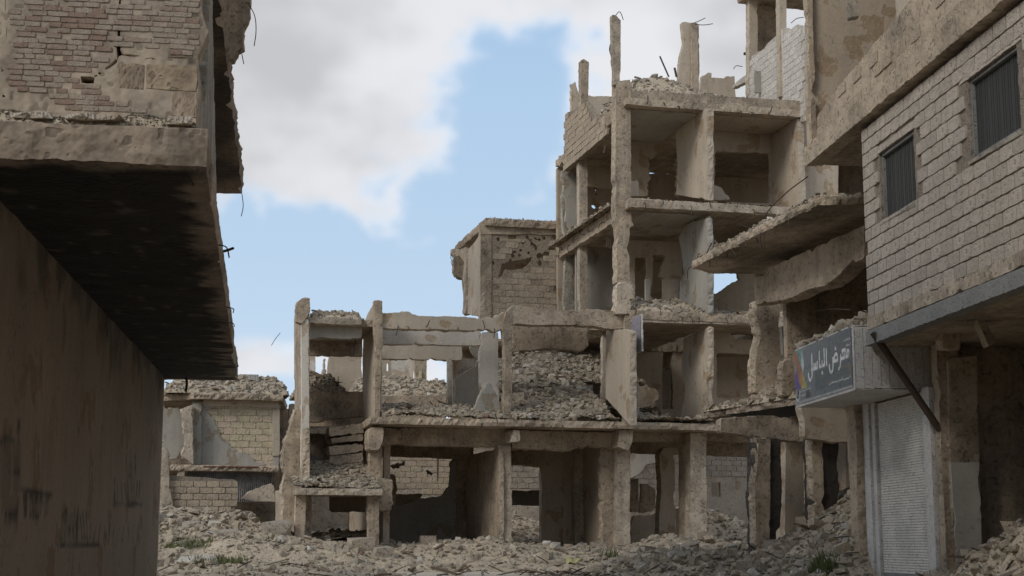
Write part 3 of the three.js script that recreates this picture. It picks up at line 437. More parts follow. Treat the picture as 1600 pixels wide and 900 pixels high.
  P(tall, 'inner_wall', C.side(uu(478)), [[478, 767], [478, 842], [430, 838], [430, 767]], 'plasterBrown', { t: 0.15 });
  P(tall, 'inner_wall', C.front(2.6), [[515, 767], [600, 767], [600, 800], [515, 800]], 'plasterBrown', { t: 0.15 });
  P(tall, 'block_pier', C.front(-0.2), [[590, 748], [612, 752], [612, 800], [592, 800]], 'concrete', { t: 0.5, cell: 0.07, amp: 0.06 });
  // ---- ground floor columns, brackets and walls
  P(tall, 'column', C.front(0), [[578, 698], [597, 698], [597, 756], [578, 752]], 'concrete', { t: 0.4, cell: 0.07, amp: 0.03 });
  P(tall, 'bracket', C.front(-0.62), [[577, 668], [600, 668], [598, 690], [592, 703], [577, 703]], 'concrete', { t: 0.8, cell: 0.07, amp: 0.03 });
  P(tall, 'column', C.front(0), [[779, 696], [799, 696], [800, 882], [780, 882]], 'concretePale', { t: 0.42, cell: 0.08, amp: 0.02 });
  P(tall, 'bracket', C.front(-0.6), [[799, 668], [815, 670], [814, 690], [800, 690]], 'concretePale', { t: 0.9, cell: 0.06, amp: 0.03 });
  P(tall, 'column', C.front(0), [[965, 680], [985, 680], [985, 882], [965, 882]], 'concretePale', { t: 0.4, cell: 0.08, amp: 0.02 });
  P(tall, 'column', C.front(0.35), [[940, 690], [961, 690], [961, 882], [937, 882], [941, 780]], 'concrete', { t: 0.4, cell: 0.07, amp: 0.05 });
  P(tall, 'bracket', C.front(-0.6), [[968, 672], [990, 672], [988, 690], [982, 704], [967, 698]], 'concrete', { t: 0.8, cell: 0.06, amp: 0.03 });
  P(tall, 'column', C.front(0), [[1079, 676], [1104, 676], [1105, 882], [1079, 882]], 'concretePale', { t: 0.42, cell: 0.08, amp: 0.02 });
  P(tall, 'beam', C.front(0.1), [[596, 668], [798, 670], [798, 698], [596, 696]], 'concrete', { t: 0.35, cell: 0.09, amp: 0.03 });
  P(tall, 'beam', C.front(0.1), [[800, 672], [966, 676], [966, 700], [905, 698], [890, 706], [838, 702], [800, 700]], 'concrete', { t: 0.35, cell: 0.07, amp: 0.05 });
  P(tall, 'beam', C.front(3.6), [[596, 690], [740, 692], [740, 718], [596, 712]], 'concrete', { t: 0.3 });
  P(tall, 'beam', C.front(0.5), [[985, 672], [1180, 676], [1180, 690], [1104, 690], [985, 690]], 'concrete', { t: 0.35, amp: 0.04 });
  P(tall, 'beam', C.front(4.0), [[985, 690], [1185, 690], [1185, 714], [985, 708]], 'concrete', { t: 0.3 });
  P(tall, 'inner_wall', C.side(uu(778)), [[779, 700], [779, 882], [729, 842], [727, 800], [729, 712]], 'concrete', { t: 0.15 });
  Q(tall, 'inner_wall', C.side(uB + 0.25), rect(0.5, 6.8, 0, S1 - 0.2), 'plasterBrown', { t: 0.18, holes: [withAmp(rect(2.2, 3.6, 1.4, 2.6), 0.1)] });
  P(tall, 'inner_wall', C.front(5.0), [[704, 716], [735, 716], [735, 840], [704, 840]], 'concrete', { t: 0.15 });
  P(tall, 'rear_wall', C.front(4.4), [[604, 788], [640, 788], [652, 780], [690, 776], [702, 760], [706, 720], [712, 720], [712, 875], [604, 875]], 'plasterGrey', { t: 0.18, cell: 0.08, amp: 0.05 });
  P(tall, 'rear_wall', C.front(4.6), [[598, 742], [618, 742], [621, 765], [616, 776], [616, 800], [598, 800]], 'plasterTan', { t: 0.18, cell: 0.07, amp: 0.05 });
  P(tall, 'inner_wall', C.front(6.4), [[846, 690], [852, 690], [852, 860], [846, 860]], 'plasterBrown', { t: 0.3 });
  P(tall, 'inner_wall', C.front(6.9), [[850, 690], [944, 690], [944, 860], [850, 860]], 'plasterBrown', { t: 0.2 });
  P(tall, 'inner_wall', C.side(uu(940, 0.8)), [[940, 690], [940, 882], [880, 850], [880, 700]], 'plasterBrown', { t: 0.2 });
  P(tall, 'inner_column', C.front(2.6), [[898, 695], [918, 695], [920, 862], [898, 862]], 'concrete', { t: 0.35 });
  P(tall, 'rear_lintel', C.front(6.4), [[796, 690], [850, 690], [850, 730], [796, 727]], 'concrete', { t: 0.3 });
  P(tall, 'inner_column', C.front(3.2), [[1029, 700], [1054, 700], [1056, 860], [1028, 860], [1034, 760]], 'plasterBrown', { t: 0.4, cell: 0.08, amp: 0.06 });
  P(tall, 'inner_wall', C.side(uu(1070, 0.4)), [[1078, 690], [1078, 856], [1060, 846], [1060, 700]], 'concrete', { t: 0.2 });
  P(tall, 'rear_sill', C.front(5.2), [[985, 800], [1075, 796], [1075, 858], [985, 858]], 'plasterBrown', { t: 0.2, amp: 0.06 });
  P(tall, 'rear_panel', C.front(4.6), [[985, 748], [998, 748], [998, 800], [985, 800]], 'concrete', { t: 0.2 });
  P(tall, 'rear_panel', C.front(4.8), [[1002, 756], [1030, 758], [1030, 800], [1000, 800]], 'concrete', { t: 0.2, amp: 0.08 });
}

// ---------------------------------------------------------------- block house standing behind the wing
const hut = thing('block_house', 'shell of a block walled room with bullet holes, a torn roof slab overhanging its corner', 'building', base(C.W(-3, 0, 8)));
{
  const HV = 7.6, fr = C.front(HV), bx = [[751, 352], [894, 352], [894, 500], [751, 500]], pl = fr.px(bx);
  const big = fr.px([[778, 434], [784, 412], [800, 408], [832, 402], [829, 412], [818, 420], [790, 422], [786, 432]]);
  const sh = [[797, 371, .1], [803, 372, .08], [850, 372, .08], [866, 371, .09], [870, 384, .16], [853, 399, .15], [843, 400, .1], [837, 432, .11], [868, 452, .08], [838, 388, .06], [812, 400, .06], [826, 395, .05], [877, 372, .07], [866, 400, .06], [779, 398, .05], [785, 399, .05], [772, 436, .05], [774, 443, .06], [830, 375, .05], [848, 383, .05], [880, 384, .08], [770, 412, .07], [760, 425, .05], [800, 395, .05], [861, 388, .1], ...Array.from({ length: 26 }, (_, i) => [772 + 114 * h3(i, 5, 77), 366 + 48 * h3(i, 9, 71) + 60 * Math.max(0, h3(i, 2, 3) - 0.75), 0.035 + 0.04 * h3(i, 4, 4)])].map(([x, y, r]) => { const [a, b] = fr.hit(x, y); return withAmp(circ(a, b, r, 8), 0.03); });
  const w = part(hut, 'front_wall', ruin(fr, pl, { t: 0.18, cell: 0.07, amp: 0.02, holes: [withAmp(big, 0.05), ...sh] }), 'mortarTan');
  const f2 = C.front(HV - 0.02), xs = pl.map((p) => p[0]), ys = pl.map((p) => p[1]), a0 = Math.min(...xs) + 0.42, a1 = Math.max(...xs) - 0.05, b0 = Math.min(...ys), b1 = Math.max(...ys) - 0.55;
  blocks(w, f2, a0, a1, b0, b1, (a, b) => sdPoly(big, a, b) < -0.08 && sh.every((h) => sdPoly(h, a, b) < -0.11 || h3(a * 50, b * 50, 4) < 0.25), BT.tan, { seed: 8, dep: 0.08, proud: -0.004, bw: 0.42, bh: 0.2, gap: 0.008 });
  P(hut, 'corner_column', C.front(HV - 0.03), [[751, 366], [768, 366], [768, 500], [751, 500]], 'concrete', { t: 0.35, cell: 0.08 });
  P(hut, 'ring_beam', C.front(HV - 0.05), [[752, 346], [894, 346], [894, 367], [752, 366]], 'concrete', { t: 0.4, cell: 0.08 });
  Q(hut, 'roof_slab', C.flat(fr.hit(760, 343)[1] + 0.02), [[fr.hit(757, 343)[0], HV - 0.18], [fr.hit(896, 343)[0] + 1, HV - 0.18], [fr.hit(896, 343)[0] + 1, HV + 4], [fr.hit(762, 343)[0] + 1, HV + 5], [fr.hit(762, 343)[0] - 0.1, HV + 5.4], [fr.hit(757, 343)[0], HV + 3]], 'concrete', { t: 0.26, cell: 0.09, amp: (a, b) => b > HV + 1 ? 0.14 : 0.04 });
  const sl = C.side(fr.hit(751, 400)[0] - 0.02);
  P(hut, 'side_wall', sl, [[750, 366], [750, 495], [729, 490], [730, 392]], 'plasterTan', { t: 0.2, cell: 0.08, amp: 0.03 });
  P(hut, 'side_post', C.side(fr.hit(747, 400)[0]), [[728, 388], [728, 490], [722, 490], [724, 470], [721, 440], [725, 410], [718, 400], [712, 400], [710, 392]], 'concrete', { t: 0.3, cell: 0.07, amp: 0.08 });
  P(hut, 'back_wall', C.front(HV + 3.4), [[760, 380], [900, 380], [900, 480], [760, 480]], 'plasterTan', { t: 0.15, cell: 0.15 });
  P(hut, 'hanging_slab', C.front(HV + 4.4), [[709, 396], [738, 392], [738, 424], [730, 436], [716, 432], [709, 424]], 'concrete', { t: 0.3, cell: 0.07, amp: 0.08 });
}

// ---------------------------------------------------------------- overhanging building in the near left
const over = thing('overhanging_building', 'dark near building with tile faced wall above a sooty overhanging slab', 'building', base(L.W(-3, 0, 6)));
const LS = 3.2, lf = L.flat(LS);                      // soffit height
{
  const nr = lf.hit(322, 262), fr2 = lf.hit(371, 594), fl = lf.hit(256, 588), wn = lf.hit(0, 312);
  const out = [[-7, nr[1] - 0.1], nr, fr2, [fl[0] - 5, fr2[1] + 0.9]];
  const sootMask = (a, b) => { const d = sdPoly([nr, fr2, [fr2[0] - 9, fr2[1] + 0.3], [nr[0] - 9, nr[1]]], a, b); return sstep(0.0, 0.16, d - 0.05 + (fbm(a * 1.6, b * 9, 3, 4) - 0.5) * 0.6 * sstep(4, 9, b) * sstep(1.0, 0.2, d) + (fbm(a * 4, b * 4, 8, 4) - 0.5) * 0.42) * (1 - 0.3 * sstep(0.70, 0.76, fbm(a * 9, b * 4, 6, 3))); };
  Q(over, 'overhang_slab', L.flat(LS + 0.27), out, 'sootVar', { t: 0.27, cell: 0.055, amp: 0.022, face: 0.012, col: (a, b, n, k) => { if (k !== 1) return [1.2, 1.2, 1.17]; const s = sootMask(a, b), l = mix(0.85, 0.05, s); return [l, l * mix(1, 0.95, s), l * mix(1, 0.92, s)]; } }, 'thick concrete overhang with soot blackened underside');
  // the wall under the overhang, with faded dark brush marks
  const pf0 = lf.W(fl[0], fl[1]).setY(0), pn0 = lf.W(wn[0], wn[1]).setY(0), A = pf0.clone().sub(pn0).normalize(), N = new V3().crossVectors(Y, A).normalize();
  const wl = plane(pn0, A, Y, N), len = pf0.distanceTo(pn0);
  const strokes = [];
  const rs = rng(77), st = (x0, x1, y0, y1, n, w) => { for (let i = 0; i < n; i++) { const x = mix(x0, x1, (i + 0.5 * rs()) / n), a = wl.hit(x, y0 + (y1 - y0) * 0.3 * rs()), b = wl.hit(x - 3 + 6 * rs(), y1 - (y1 - y0) * 0.3 * rs()); strokes.push([...a, ...b, w * (0.6 + 0.8 * rs())]); } };
  st(2, 34, 660, 800, 7, 0.035); st(8, 30, 770, 828, 5, 0.04); st(36, 80, 762, 812, 10, 0.028); st(96, 138, 796, 852, 10, 0.028); st(140, 222, 815, 850, 11, 0.022); st(178, 222, 745, 792, 9, 0.026); st(196, 214, 700, 745, 4, 0.03); st(242, 248, 780, 810, 3, 0.05);
  strokes.push([...wl.hit(34, 765), ...wl.hit(80, 775), 0.04], [...wl.hit(98, 850), ...wl.hit(155, 850), 0.035], [...wl.hit(178, 788), ...wl.hit(222, 788), 0.04]);
  const ink = (a, b) => { let m = 0; for (const [x0, y0, x1, y1, w] of strokes) { const dx = x1 - x0, dy = y1 - y0, k = cl(((a - x0) * dx + (b - y0) * dy) / (dx * dx + dy * dy)), d = Math.hypot((a - x0 - dx * k) * 0.35, b - y0 - dy * k); m = Math.max(m, sstep(w, w * 0.35, d)); } return m * (0.35 + 0.6 * sstep(0.35, 0.65, fbm(a * 2, b * 12, 5, 3))); };
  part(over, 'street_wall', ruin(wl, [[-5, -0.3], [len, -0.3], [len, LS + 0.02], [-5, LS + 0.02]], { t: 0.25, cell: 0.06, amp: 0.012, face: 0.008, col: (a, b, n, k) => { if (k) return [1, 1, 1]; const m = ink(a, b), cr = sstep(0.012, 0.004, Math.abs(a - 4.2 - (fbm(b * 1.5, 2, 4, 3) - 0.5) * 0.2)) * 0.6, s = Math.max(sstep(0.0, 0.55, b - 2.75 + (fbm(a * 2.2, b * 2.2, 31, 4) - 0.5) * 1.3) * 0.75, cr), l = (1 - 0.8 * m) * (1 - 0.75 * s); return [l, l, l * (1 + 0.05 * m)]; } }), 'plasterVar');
  Q(over, 'end_wall', L.front(fl[1] + 0.1), [[-9, -0.3], [fl[0] - 0.02, -0.3], [fl[0] - 0.02, LS + 0.3], [-9, LS + 0.3]], 'concrete', { t: 0.25, cell: 0.3 });
  // tile faced wall over the slab
  const TB = LS + 0.27, tf = L.front(0.16), tp = (l) => tf.px(l);
  const crack = [[[185, -30], [188, -30], [189, 20], [187, 60], [188, 74], [184, 94], [181, 92], [182, 75], [184, 40]], [[184, 88], [182, 98], [162, 112], [148, 121], [147, 118], [160, 109], [176, 96]], [[128, 133], [120, 138], [100, 151], [98, 150]], [[4, 148], [80, 151], [80, 153], [4, 151]], [[190, 82], [236, 90], [310, 88], [310, 90], [236, 93], [190, 86]], [[126, 119], [147, 119], [147, 131], [127, 130]], [[9, -30], [12, -30], [10, 60], [5, 110], [2, 112], [7, 60]]].map((c) => withAmp(tp(c), 0.004));
  const wallP = tp([[-90, -140], [318, -140], [312, 0], [318, 28], [326, 50], [316, 72], [311, 96], [313, 150], [308, 200], [-90, 200]]);
  const wall = part(over, 'tiled_wall', ruin(tf, wallP, { t: 0.2, cell: 0.02, amp: 0.012, freq: 9, face: 0.006, holes: crack, hamp: 0.01 }), mat('tileBed', [0.54, 0.45, 0.35], T.conc, T.concB, 0.008));
  part(over, 'crack_shadow_wall', ruin(L.front(0.42), tp([[-90, -140], [308, -140], [306, 200], [-90, 200]]), { t: 0.1, cell: 0.2 }), 'concrete');
  const bare = [tp([[184, 78], [320, 86], [320, 210], [243, 210], [236, 168], [196, 160], [160, 132], [150, 124], [166, 108]]), tp([[-20, 152], [82, 152], [82, 210], [-20, 210]]), tp([[-90, -140], [12, -140], [8, 110], [3, 210], [-90, 210]]), ...crack];
  const ax = tp([[-90, 190], [318, 190]]), ay = tp([[100, 172], [100, -140]]);
  const tones = [[0.44, 0.36, 0.28], [0.42, 0.345, 0.27], [0.34, 0.235, 0.175], [0.46, 0.375, 0.29], [0.385, 0.29, 0.22], [0.43, 0.355, 0.28]].map((c, i) => mat('tile' + i, c, T.block, T.blockB, 0.004, { roughness: 0.7 }));
  blocks(wall, L.front(0.155), ax[0][0], tp([[310, 100]])[0][0], ay[0][1], ay[1][1] - 0.45, (a, b, hw) => bare.every((p) => sdPoly(p, a, b) < -0.008 && sdPoly(p, a - hw, b) < 0.004 && sdPoly(p, a + hw, b) < 0.004), tones, { bw: 0.115, bh: 0.0395, gap: 0.006, dep: 0.008, proud: 0.001, rand: true, name: 'tile', seed: 5 });
  // bare blocks where the tiles fell
  { const reg = tp([[186, 92], [310, 98], [306, 182], [246, 182], [238, 168], [186, 140]]), xs = reg.map((p) => p[0]), ys = reg.map((p) => p[1]); blocks(wall, L.front(0.158), Math.min(...xs), Math.max(...xs), Math.min(...ys), Math.max(...ys), (a, b) => sdPoly(reg, a, b) > 0.03, [0, 1, 2, 3, 4, 5].map((i) => mat('bareBlock' + i, [0.42 + 0.02 * (i % 3), 0.33 + 0.015 * (i % 3), 0.245], T.conc, T.concB, 0.02)), { bw: 0.37, bh: 0.19, gap: 0.008, dep: 0.02, proud: 0.004, seed: 9 }); }
  // street side of the upper storey, the next slab up and the storeys above
  const uf = L.flat(6.3), kn = L.front(0.3).hit(311, 100)[0], kf = uf.hit(340, 303), ef = uf.hit(379, 303), en = uf.hit(352, 78);
  const p0 = L.W(kn, 0, 0.36), p1 = L.W(kf[0], 0, kf[1]), A2 = p1.clone().sub(p0).normalize(), N2 = new V3().crossVectors(Y, A2).normalize(), us = plane(p0, A2, Y, N2), ul = p1.distanceTo(p0);
  Q(over, 'upper_street_wall', us, [[0, TB], [ul, TB], [ul, 6.05], [0, 6.05]], 'concreteGrey', { t: 0.2, cell: 0.12, amp: 0.04, holes: [withAmp([[0.25, 4.15], [2.6, 4.3], [3.0, 5.9], [0.25, 5.9]], 0.1)] });
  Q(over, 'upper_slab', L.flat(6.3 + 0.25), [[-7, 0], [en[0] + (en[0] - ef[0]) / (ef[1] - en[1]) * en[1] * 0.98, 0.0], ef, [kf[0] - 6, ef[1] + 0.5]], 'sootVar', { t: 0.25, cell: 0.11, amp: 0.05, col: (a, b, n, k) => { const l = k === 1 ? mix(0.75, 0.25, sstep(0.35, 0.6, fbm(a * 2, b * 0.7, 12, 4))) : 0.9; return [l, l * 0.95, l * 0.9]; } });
  Q(over, 'upper_wall', L.front(0.5), rect(-7, -0.35, 6.5, 13), 'concrete', { t: 0.25, cell: 0.35 });
  Q(over, 'upper_wall', L.side(-0.9), rect(0.5, 13.5, 6.5, 13), 'concrete', { t: 0.25, cell: 0.35 });
  Q(over, 'far_wall', L.front(ef[1] - 0.6), rect(-9, kf[0] - 0.1, TB, 13), 'concrete', { t: 0.25, cell: 0.35 });
  Q(over, 'roof_slab', L.flat(13.2), rect(-9, -0.2, 0.2, 13.8), 'concrete', { t: 0.2, cell: 0.35 });
  P(over, 'broken_edge', us, [[352, -30], [362, -30], [366, 30], [362, 84], [358, 110], [352, 100], [348, 60]], 'concrete', { t: 0.2, cell: 0.08, amp: 0.06 });
  P(over, 'hanging_piece', L.front(ef[1] - 3), [[322, -30], [391, -30], [390, 22], [384, 34], [380, 34], [380, 76], [372, 78], [364, 92], [322, 100]], 'concrete', { t: 0.25, cell: 0.07, amp: 0.05 });
  const rw = (pts, r = 0.008) => rod(over, 'rebar', pts, r);
  rw([at(340, 394, 17), at(352, 392, 16.6), at(364, 388, 16.2)], 0.016); rw([at(291, 590, 23.2), at(292, 600, 23.2), at(290, 612, 23.2)], 0.02);
  rw([at(378, 303, 22), at(380, 322, 22), at(377, 338, 22)], 0.006); rw([at(388, 5, 21), at(398, 25, 21), at(400, 50, 21), at(397, 72, 21)], 0.007); rw([at(378, 85, 21), at(381, 100, 21)], 0.007);
  rw([at(285, 262, 10.35), at(296, 278, 10.3), at(303, 290, 10.3)], 0.005);
}

// ---------------------------------------------------------------- block building on the right of the street
const shop = thing('block_building', 'pale block walled building over a dark open shop with a roller shutter', 'building', base(R.W(2.5, 0, -4)));
{
  const B0 = 4.02, B1 = 7.26, b0f = R.side(0), w1 = b0f.px([[1371, 243], [1423, 200], [1428, 314], [1376, 348]]), w2 = b0f.px([[1508, 125], [1581, 72], [1592, 202], [1515, 251]]);
  const box = (w) => { const xs = w.map((p) => p[0]), ys = w.map((p) => p[1]); return [Math.min(...xs), Math.max(...xs), (ys[2] + ys[3]) / 2, (ys[0] + ys[1]) / 2]; };
  const bx = [box(w1), box(w2)];
  const wall = part(shop, 'block_wall', ruin(R.side(0.03), rect(-9, -0.0, B0 - 0.02, B1), { t: 0.2, cell: 0.1, amp: 0.012, holes: bx.map((b) => withAmp(rect(...b), 0.004)) }), 'mortar');
  blocks(wall, b0f, -7.6, 0.0, B0 + 0.17, B1, (a, b, hw) => h3(a * 31, b * 57, 8) > 0.025 && bx.every(([x0, x1, y0, y1]) => a + hw < x0 - 0.0 || a - hw > x1 + 0.0 || b < y0 - 0.06 || b > y1 + 0.12), BT.pale, { seed: 21, gap: 0.02, dep: 0.11, proud: 0.003, bw: 0.405, bh: 0.203 });
  Q(shop, 'render_band', R.side(-0.02), rect(-9, 0.02, B0 - 0.01, B0 + 0.18), 'concretePale', { t: 0.2, cell: 0.06, amp: 0.035, face: 0.015 });
  Q(shop, 'wall_end', R.front(0.0), rect(0.03, 0.24, B0, B1), 'concrete', { t: 0.06, cell: 0.06, amp: 0.03 });
  Q(shop, 'steel_beam', R.side(-0.03), rect(-9, 0.05, B0 - 0.25, B0 - 0.03), 'steelGrey', { t: 0.04, cell: 0.1, amp: 0.004, face: 0.002 });
  Q(shop, 'beam_flange', R.flat(B0 - 0.25), rect(-0.05, 0.16, -9, 0.05), 'steelGrey', { t: 0.02, cell: 0.1, amp: 0.003, face: 0.001 });
  // window screens set back in the openings, ribbed upright
  for (const [x0, x1, y0, y1] of bx) {
    const g = new THREE.Group(); g.name = 'window'; g.org = shop.org; shop.add(g);
    const ribs = [], n = 26; for (let i = 0; i < n; i++) { const a = mix(x0, x1, i / n), w = (x1 - x0) / n; ribs.push(new THREE.BoxGeometry(0.044 + 0.006 * (i % 3), y1 - y0, w * (0.5 + 0.3 * h3(i, 3, 5))).translate(0, 0, 0)); ribs[i].applyMatrix4(new THREE.Matrix4().makeBasis(R.U, Y, R.V.clone().multiplyScalar(-1))); const p = b0f.W(a + w / 2, (y0 + y1) / 2, 0.14); ribs[i].translate(p.x, p.y, p.z); }
    part(g, 'screen', mergeGeometries(ribs), 'screen'); Q(g, 'screen_back', R.side(0.16), rect(x0, x1, y0, y1), 'screen', { t: 0.02, cell: 0.3, amp: 0, face: 0 });
    const fm = (r) => Q(g, 'frame_bar', R.side(0.06), r, 'steelGrey', { t: 0.07, cell: 0.025, amp: 0.002, face: 0.001, rings: 1 });
    fm(rect(x0 + 0.01, x0 + 0.05, y0 + 0.05, y1 - 0.05)); fm(rect(x1 - 0.05, x1 - 0.01, y0 + 0.05, y1 - 0.05)); fm(rect(x0 + 0.01, x1 - 0.01, y0 + 0.01, y0 + 0.05)); fm(rect(x0 + 0.01, x1 - 0.01, y1 - 0.05, y1 - 0.01));
    Q(g, 'sill', R.side(-0.01), rect(x0 - 0.05, x1 + 0.05, y0 - 0.075, y0 - 0.002), 'concreteGrey', { t: 0.12, cell: 0.03, amp: 0.012 });
    Q(g, 'lintel', R.side(0.008), rect(x0 - 0.25, x1 + 0.25, y1 + 0.005, y1 + 0.12), BT.pale[2], { t: 0.12, cell: 0.04, amp: 0.01 });
  }
  // overhanging floor edge with the parapet blocks above
  const PV = 2.65;
  Q(shop, 'floor_edge', R.side(-0.14), rect(-9, PV, B1 + 0.05, B1 + 0.40), 'concrete', { t: 0.3, cell: 0.06, amp: 0.02, face: 0.015 });
  Q(shop, 'floor_slab', R.flat(B1 + 0.35), rect(-0.02, 6, -9, PV), 'concrete', { t: 0.28, cell: 0.2, amp: 0.03 });
  const par = Q(shop, 'parapet', R.side(-0.02), [[-9, B1 + 0.38], [PV, B1 + 0.38], [PV, B1 + 0.8], [1.2, B1 + 1.0], [0.2, B1 + 1.1], [-1.2, B1 + 1.2], [-2.4, B1 + 1.3], [-2.8, B1 + 1.42], [-3.4, B1 + 1.2], [-9, B1 + 1.2]], 'concrete', { t: 0.16, cell: 0.06, amp: 0.05 });
  blocks(par, R.side(-0.05), -7, PV - 0.1, B1 + 0.42, B1 + 1.02, (a, b) => h3(a * 40, b * 40, 2) > (b < B1 + 0.7 ? 0.3 : 0.5), BT.tan, { seed: 31, gap: 0.016, dep: 0.07, proud: -0.012 });
  // upper storey behind the parapet
  Q(shop, 'upper_wall', R.front(PV - 0.3), rect(-0.12, 1.9, B1 + 0.3, 14), 'plasterBrown', { t: 0.2, cell: 0.15, amp: 0.03 });
  Q(shop, 'upper_pilaster', R.front(PV - 0.42), rect(-0.12, -0.03, B1 + 0.3, 14), 'concrete', { t: 0.1, cell: 0.06, amp: 0.04 });
  Q(shop, 'upper_wall', R.side(0.85), [[-9, B1 + 0.3], [0.45, B1 + 0.3], [0.5, 9.9], [0.35, 10.6], [0.5, 11.2], [0.45, 14], [-9, 14]], 'plasterTan', { t: 0.2, cell: 0.12, amp: 0.06 });
  P(shop, 'bracket', R.front(0.3), [[1328, 2], [1341, 2], [1342, 24], [1330, 26]], 'concreteGrey', { t: 0.2, cell: 0.05, amp: 0.03 });
  Q(shop, 'roof_slab', R.flat(14), rect(-0.3, 6, -9, PV), 'concrete', { t: 0.25, cell: 0.3 });
  Q(shop, 'rear_wall', R.side(6), rect(-10, PV, 0, 14), 'concrete', { t: 0.2, cell: 0.4 });
  Q(shop, 'near_wall', R.front(-9.2), rect(0.3, 6, 0, 14), 'concrete', { t: 0.2, cell: 0.4 });
  Q(shop, 'floor_slab', R.flat(B0 - 0.02), rect(0.16, 6, -9, 0.4), 'concrete', { t: 0.2, cell: 0.2, amp: 0.04 });
  Q(shop, 'upper_floor_end_wall', R.front(0.3), rect(0.3, 6, B0, B1), 'concrete', { t: 0.15, cell: 0.3 });
  // dark shop floor under the blocks
  Q(shop, 'cross_wall', R.front(0.3), rect(1.25, 6, -0.2, B0 - 0.2), 'concrete', { t: 0.2, cell: 0.15, amp: 0.02 });
  P(shop, 'pier', R.front(-0.35), [[1482, 560], [1526, 556], [1530, 720], [1534, 870], [1494, 880], [1484, 720]], 'concrete', { t: 0.5, cell: 0.08, amp: 0.03 });
  P(shop, 'dado', R.front(-0.42), [[1486, 722], [1531, 722], [1534, 870], [1496, 880]], 'plasterGrey', { t: 0.06, cell: 0.08, amp: 0.02 });
  P(shop, 'drop_beam', R.front(-1.2), [[1436, 486], [1620, 496], [1620, 520], [1505, 512], [1500, 545], [1475, 545], [1470, 510], [1436, 506]], 'concrete', { t: 0.3, cell: 0.07, amp: 0.04 });
  P(shop, 'hanger', R.front(-2.2), [[1494, 450], [1504, 450], [1505, 506], [1496, 506]], 'concrete', { t: 0.2, cell: 0.06, amp: 0.03 });
  P(shop, 'pipe_beam', R.front(-2.6), [[1505, 450], [1518, 450], [1556, 535], [1545, 540]], 'concrete', { t: 0.2, cell: 0.06, amp: 0.02 });
  // roller shutter with its white frame
  const SU = 1.0, sf = R.side(SU), [va] = sf.hit(1377, 760), [vb] = sf.hit(1451, 760), yb = sf.hit(1413, 897)[1], yt = sf.hit(1377, 629)[1];
  const prof = [], sl = 66; for (let i = 0; i < sl; i++) { const y = mix(yb, yt, i / sl), h = (yt - yb) / sl; prof.push([y, 0], [y + h * 0.3, -0.014], [y + h * 0.72, -0.014], [y + h * 0.98, 0]); }
  { const pos = [], uv = [], idx = []; prof.forEach(([y, n], k) => { for (let i = 0; i <= 12; i++) { const a = mix(vb, va, i / 12), p = sf.W(a, y, n + (fbm(a * 2, y * 1.2, 4, 2) - 0.5) * 0.012); pos.push(p.x, p.y, p.z); uv.push(a, y); } if (k) for (let i = 0; i < 12; i++) { const q = (k - 1) * 13 + i; idx.push(q, q + 1, q + 13, q + 1, q + 14, q + 13); } });
    const g = new THREE.BufferGeometry(); g.setAttribute('position', new THREE.Float32BufferAttribute(pos, 3)); g.setAttribute('uv', new THREE.Float32BufferAttribute(uv, 2)); g.setIndex(idx); const gg = g.toNonIndexed(); gg.computeVertexNormals(); const s = part(shop, 'roller_shutter', gg, 'shutterWhite', 'closed white roller shutter of narrow slats'); Q(s, 'bottom_bar', R.side(SU - 0.03), rect(vb, va, yb - 0.06, yb + 0.01), 'steelGrey', { t: 0.05, cell: 0.05, amp: 0.003, face: 0.001 }); }
  Q(shop, 'shutter_frame', R.side(SU - 0.07), rect(va + 0.03, va + 0.2, -0.2, yt + 0.05), 'panelWhite', { t: 0.2, cell: 0.06, amp: 0.004, face: 0.003 });
  Q(shop, 'shutter_frame', R.side(SU - 0.12), rect(va + 0.205, va + 0.5, -0.2, yt + 0.05), 'panelWhite', { t: 0.24, cell: 0.06, amp: 0.004, face: 0.003 });
  Q(shop, 'shutter_frame', R.side(SU - 0.07), rect(vb - 0.34, vb - 0.02, -0.2, yt + 0.05), 'panelWhite', { t: 0.2, cell: 0.06, amp: 0.004, face: 0.003 });
  Q(shop, 'shop_side_wall', R.front(sf.hit(1463, 760)[0] - 0.28), rect(SU + 0.0, SU + 0.35, -0.2, B0 - 0.25), 'concrete', { t: 0.25, cell: 0.1 });
  Q(shop, 'shop_back_wall', R.side(SU + 0.14), rect(vb - 0.4, va + 0.6, yt - 0.1, B0 - 0.2), 'concrete', { t: 0.2, cell: 0.15 });
  Q(shop, 'threshold', R.flat(yb - 0.07), rect(SU - 0.5, SU + 0.6, vb - 0.6, va + 0.7), 'concreteGrey', { t: 0.3, cell: 0.1 });
  Q(shop, 'far_pier', R.side(SU - 0.25), rect(va + 0.5, va + 1.0, -0.2, yt + 0.2), 'concrete', { t: 0.4, cell: 0.08, amp: 0.04 });
  globalThis.SH = { SU, va, vb, yb, yt, B0, B1 };
}
// ---- leaning iron strut across the shutter
{
  const a = at(1364, 520, 23.6), b = at(1468, 672, 23.9), g = tube([a, a.clone().lerp(b, 0.5), b], 0.06, 5); solo('iron_strut', g, 'rust', 'rusty iron bar slanting from the wall corner across the roller shutter', 'bar', b.clone());
  const c = at(1316, 160, 25.6), d = at(1337, 193, 24.2); solo('iron_strut', tube([c, c.clone().lerp(d, 0.5), d], 0.022, 5), 'rust', 'short rusty rod sticking out of the parapet above the block wall corner', 'bar', d.clone());
}

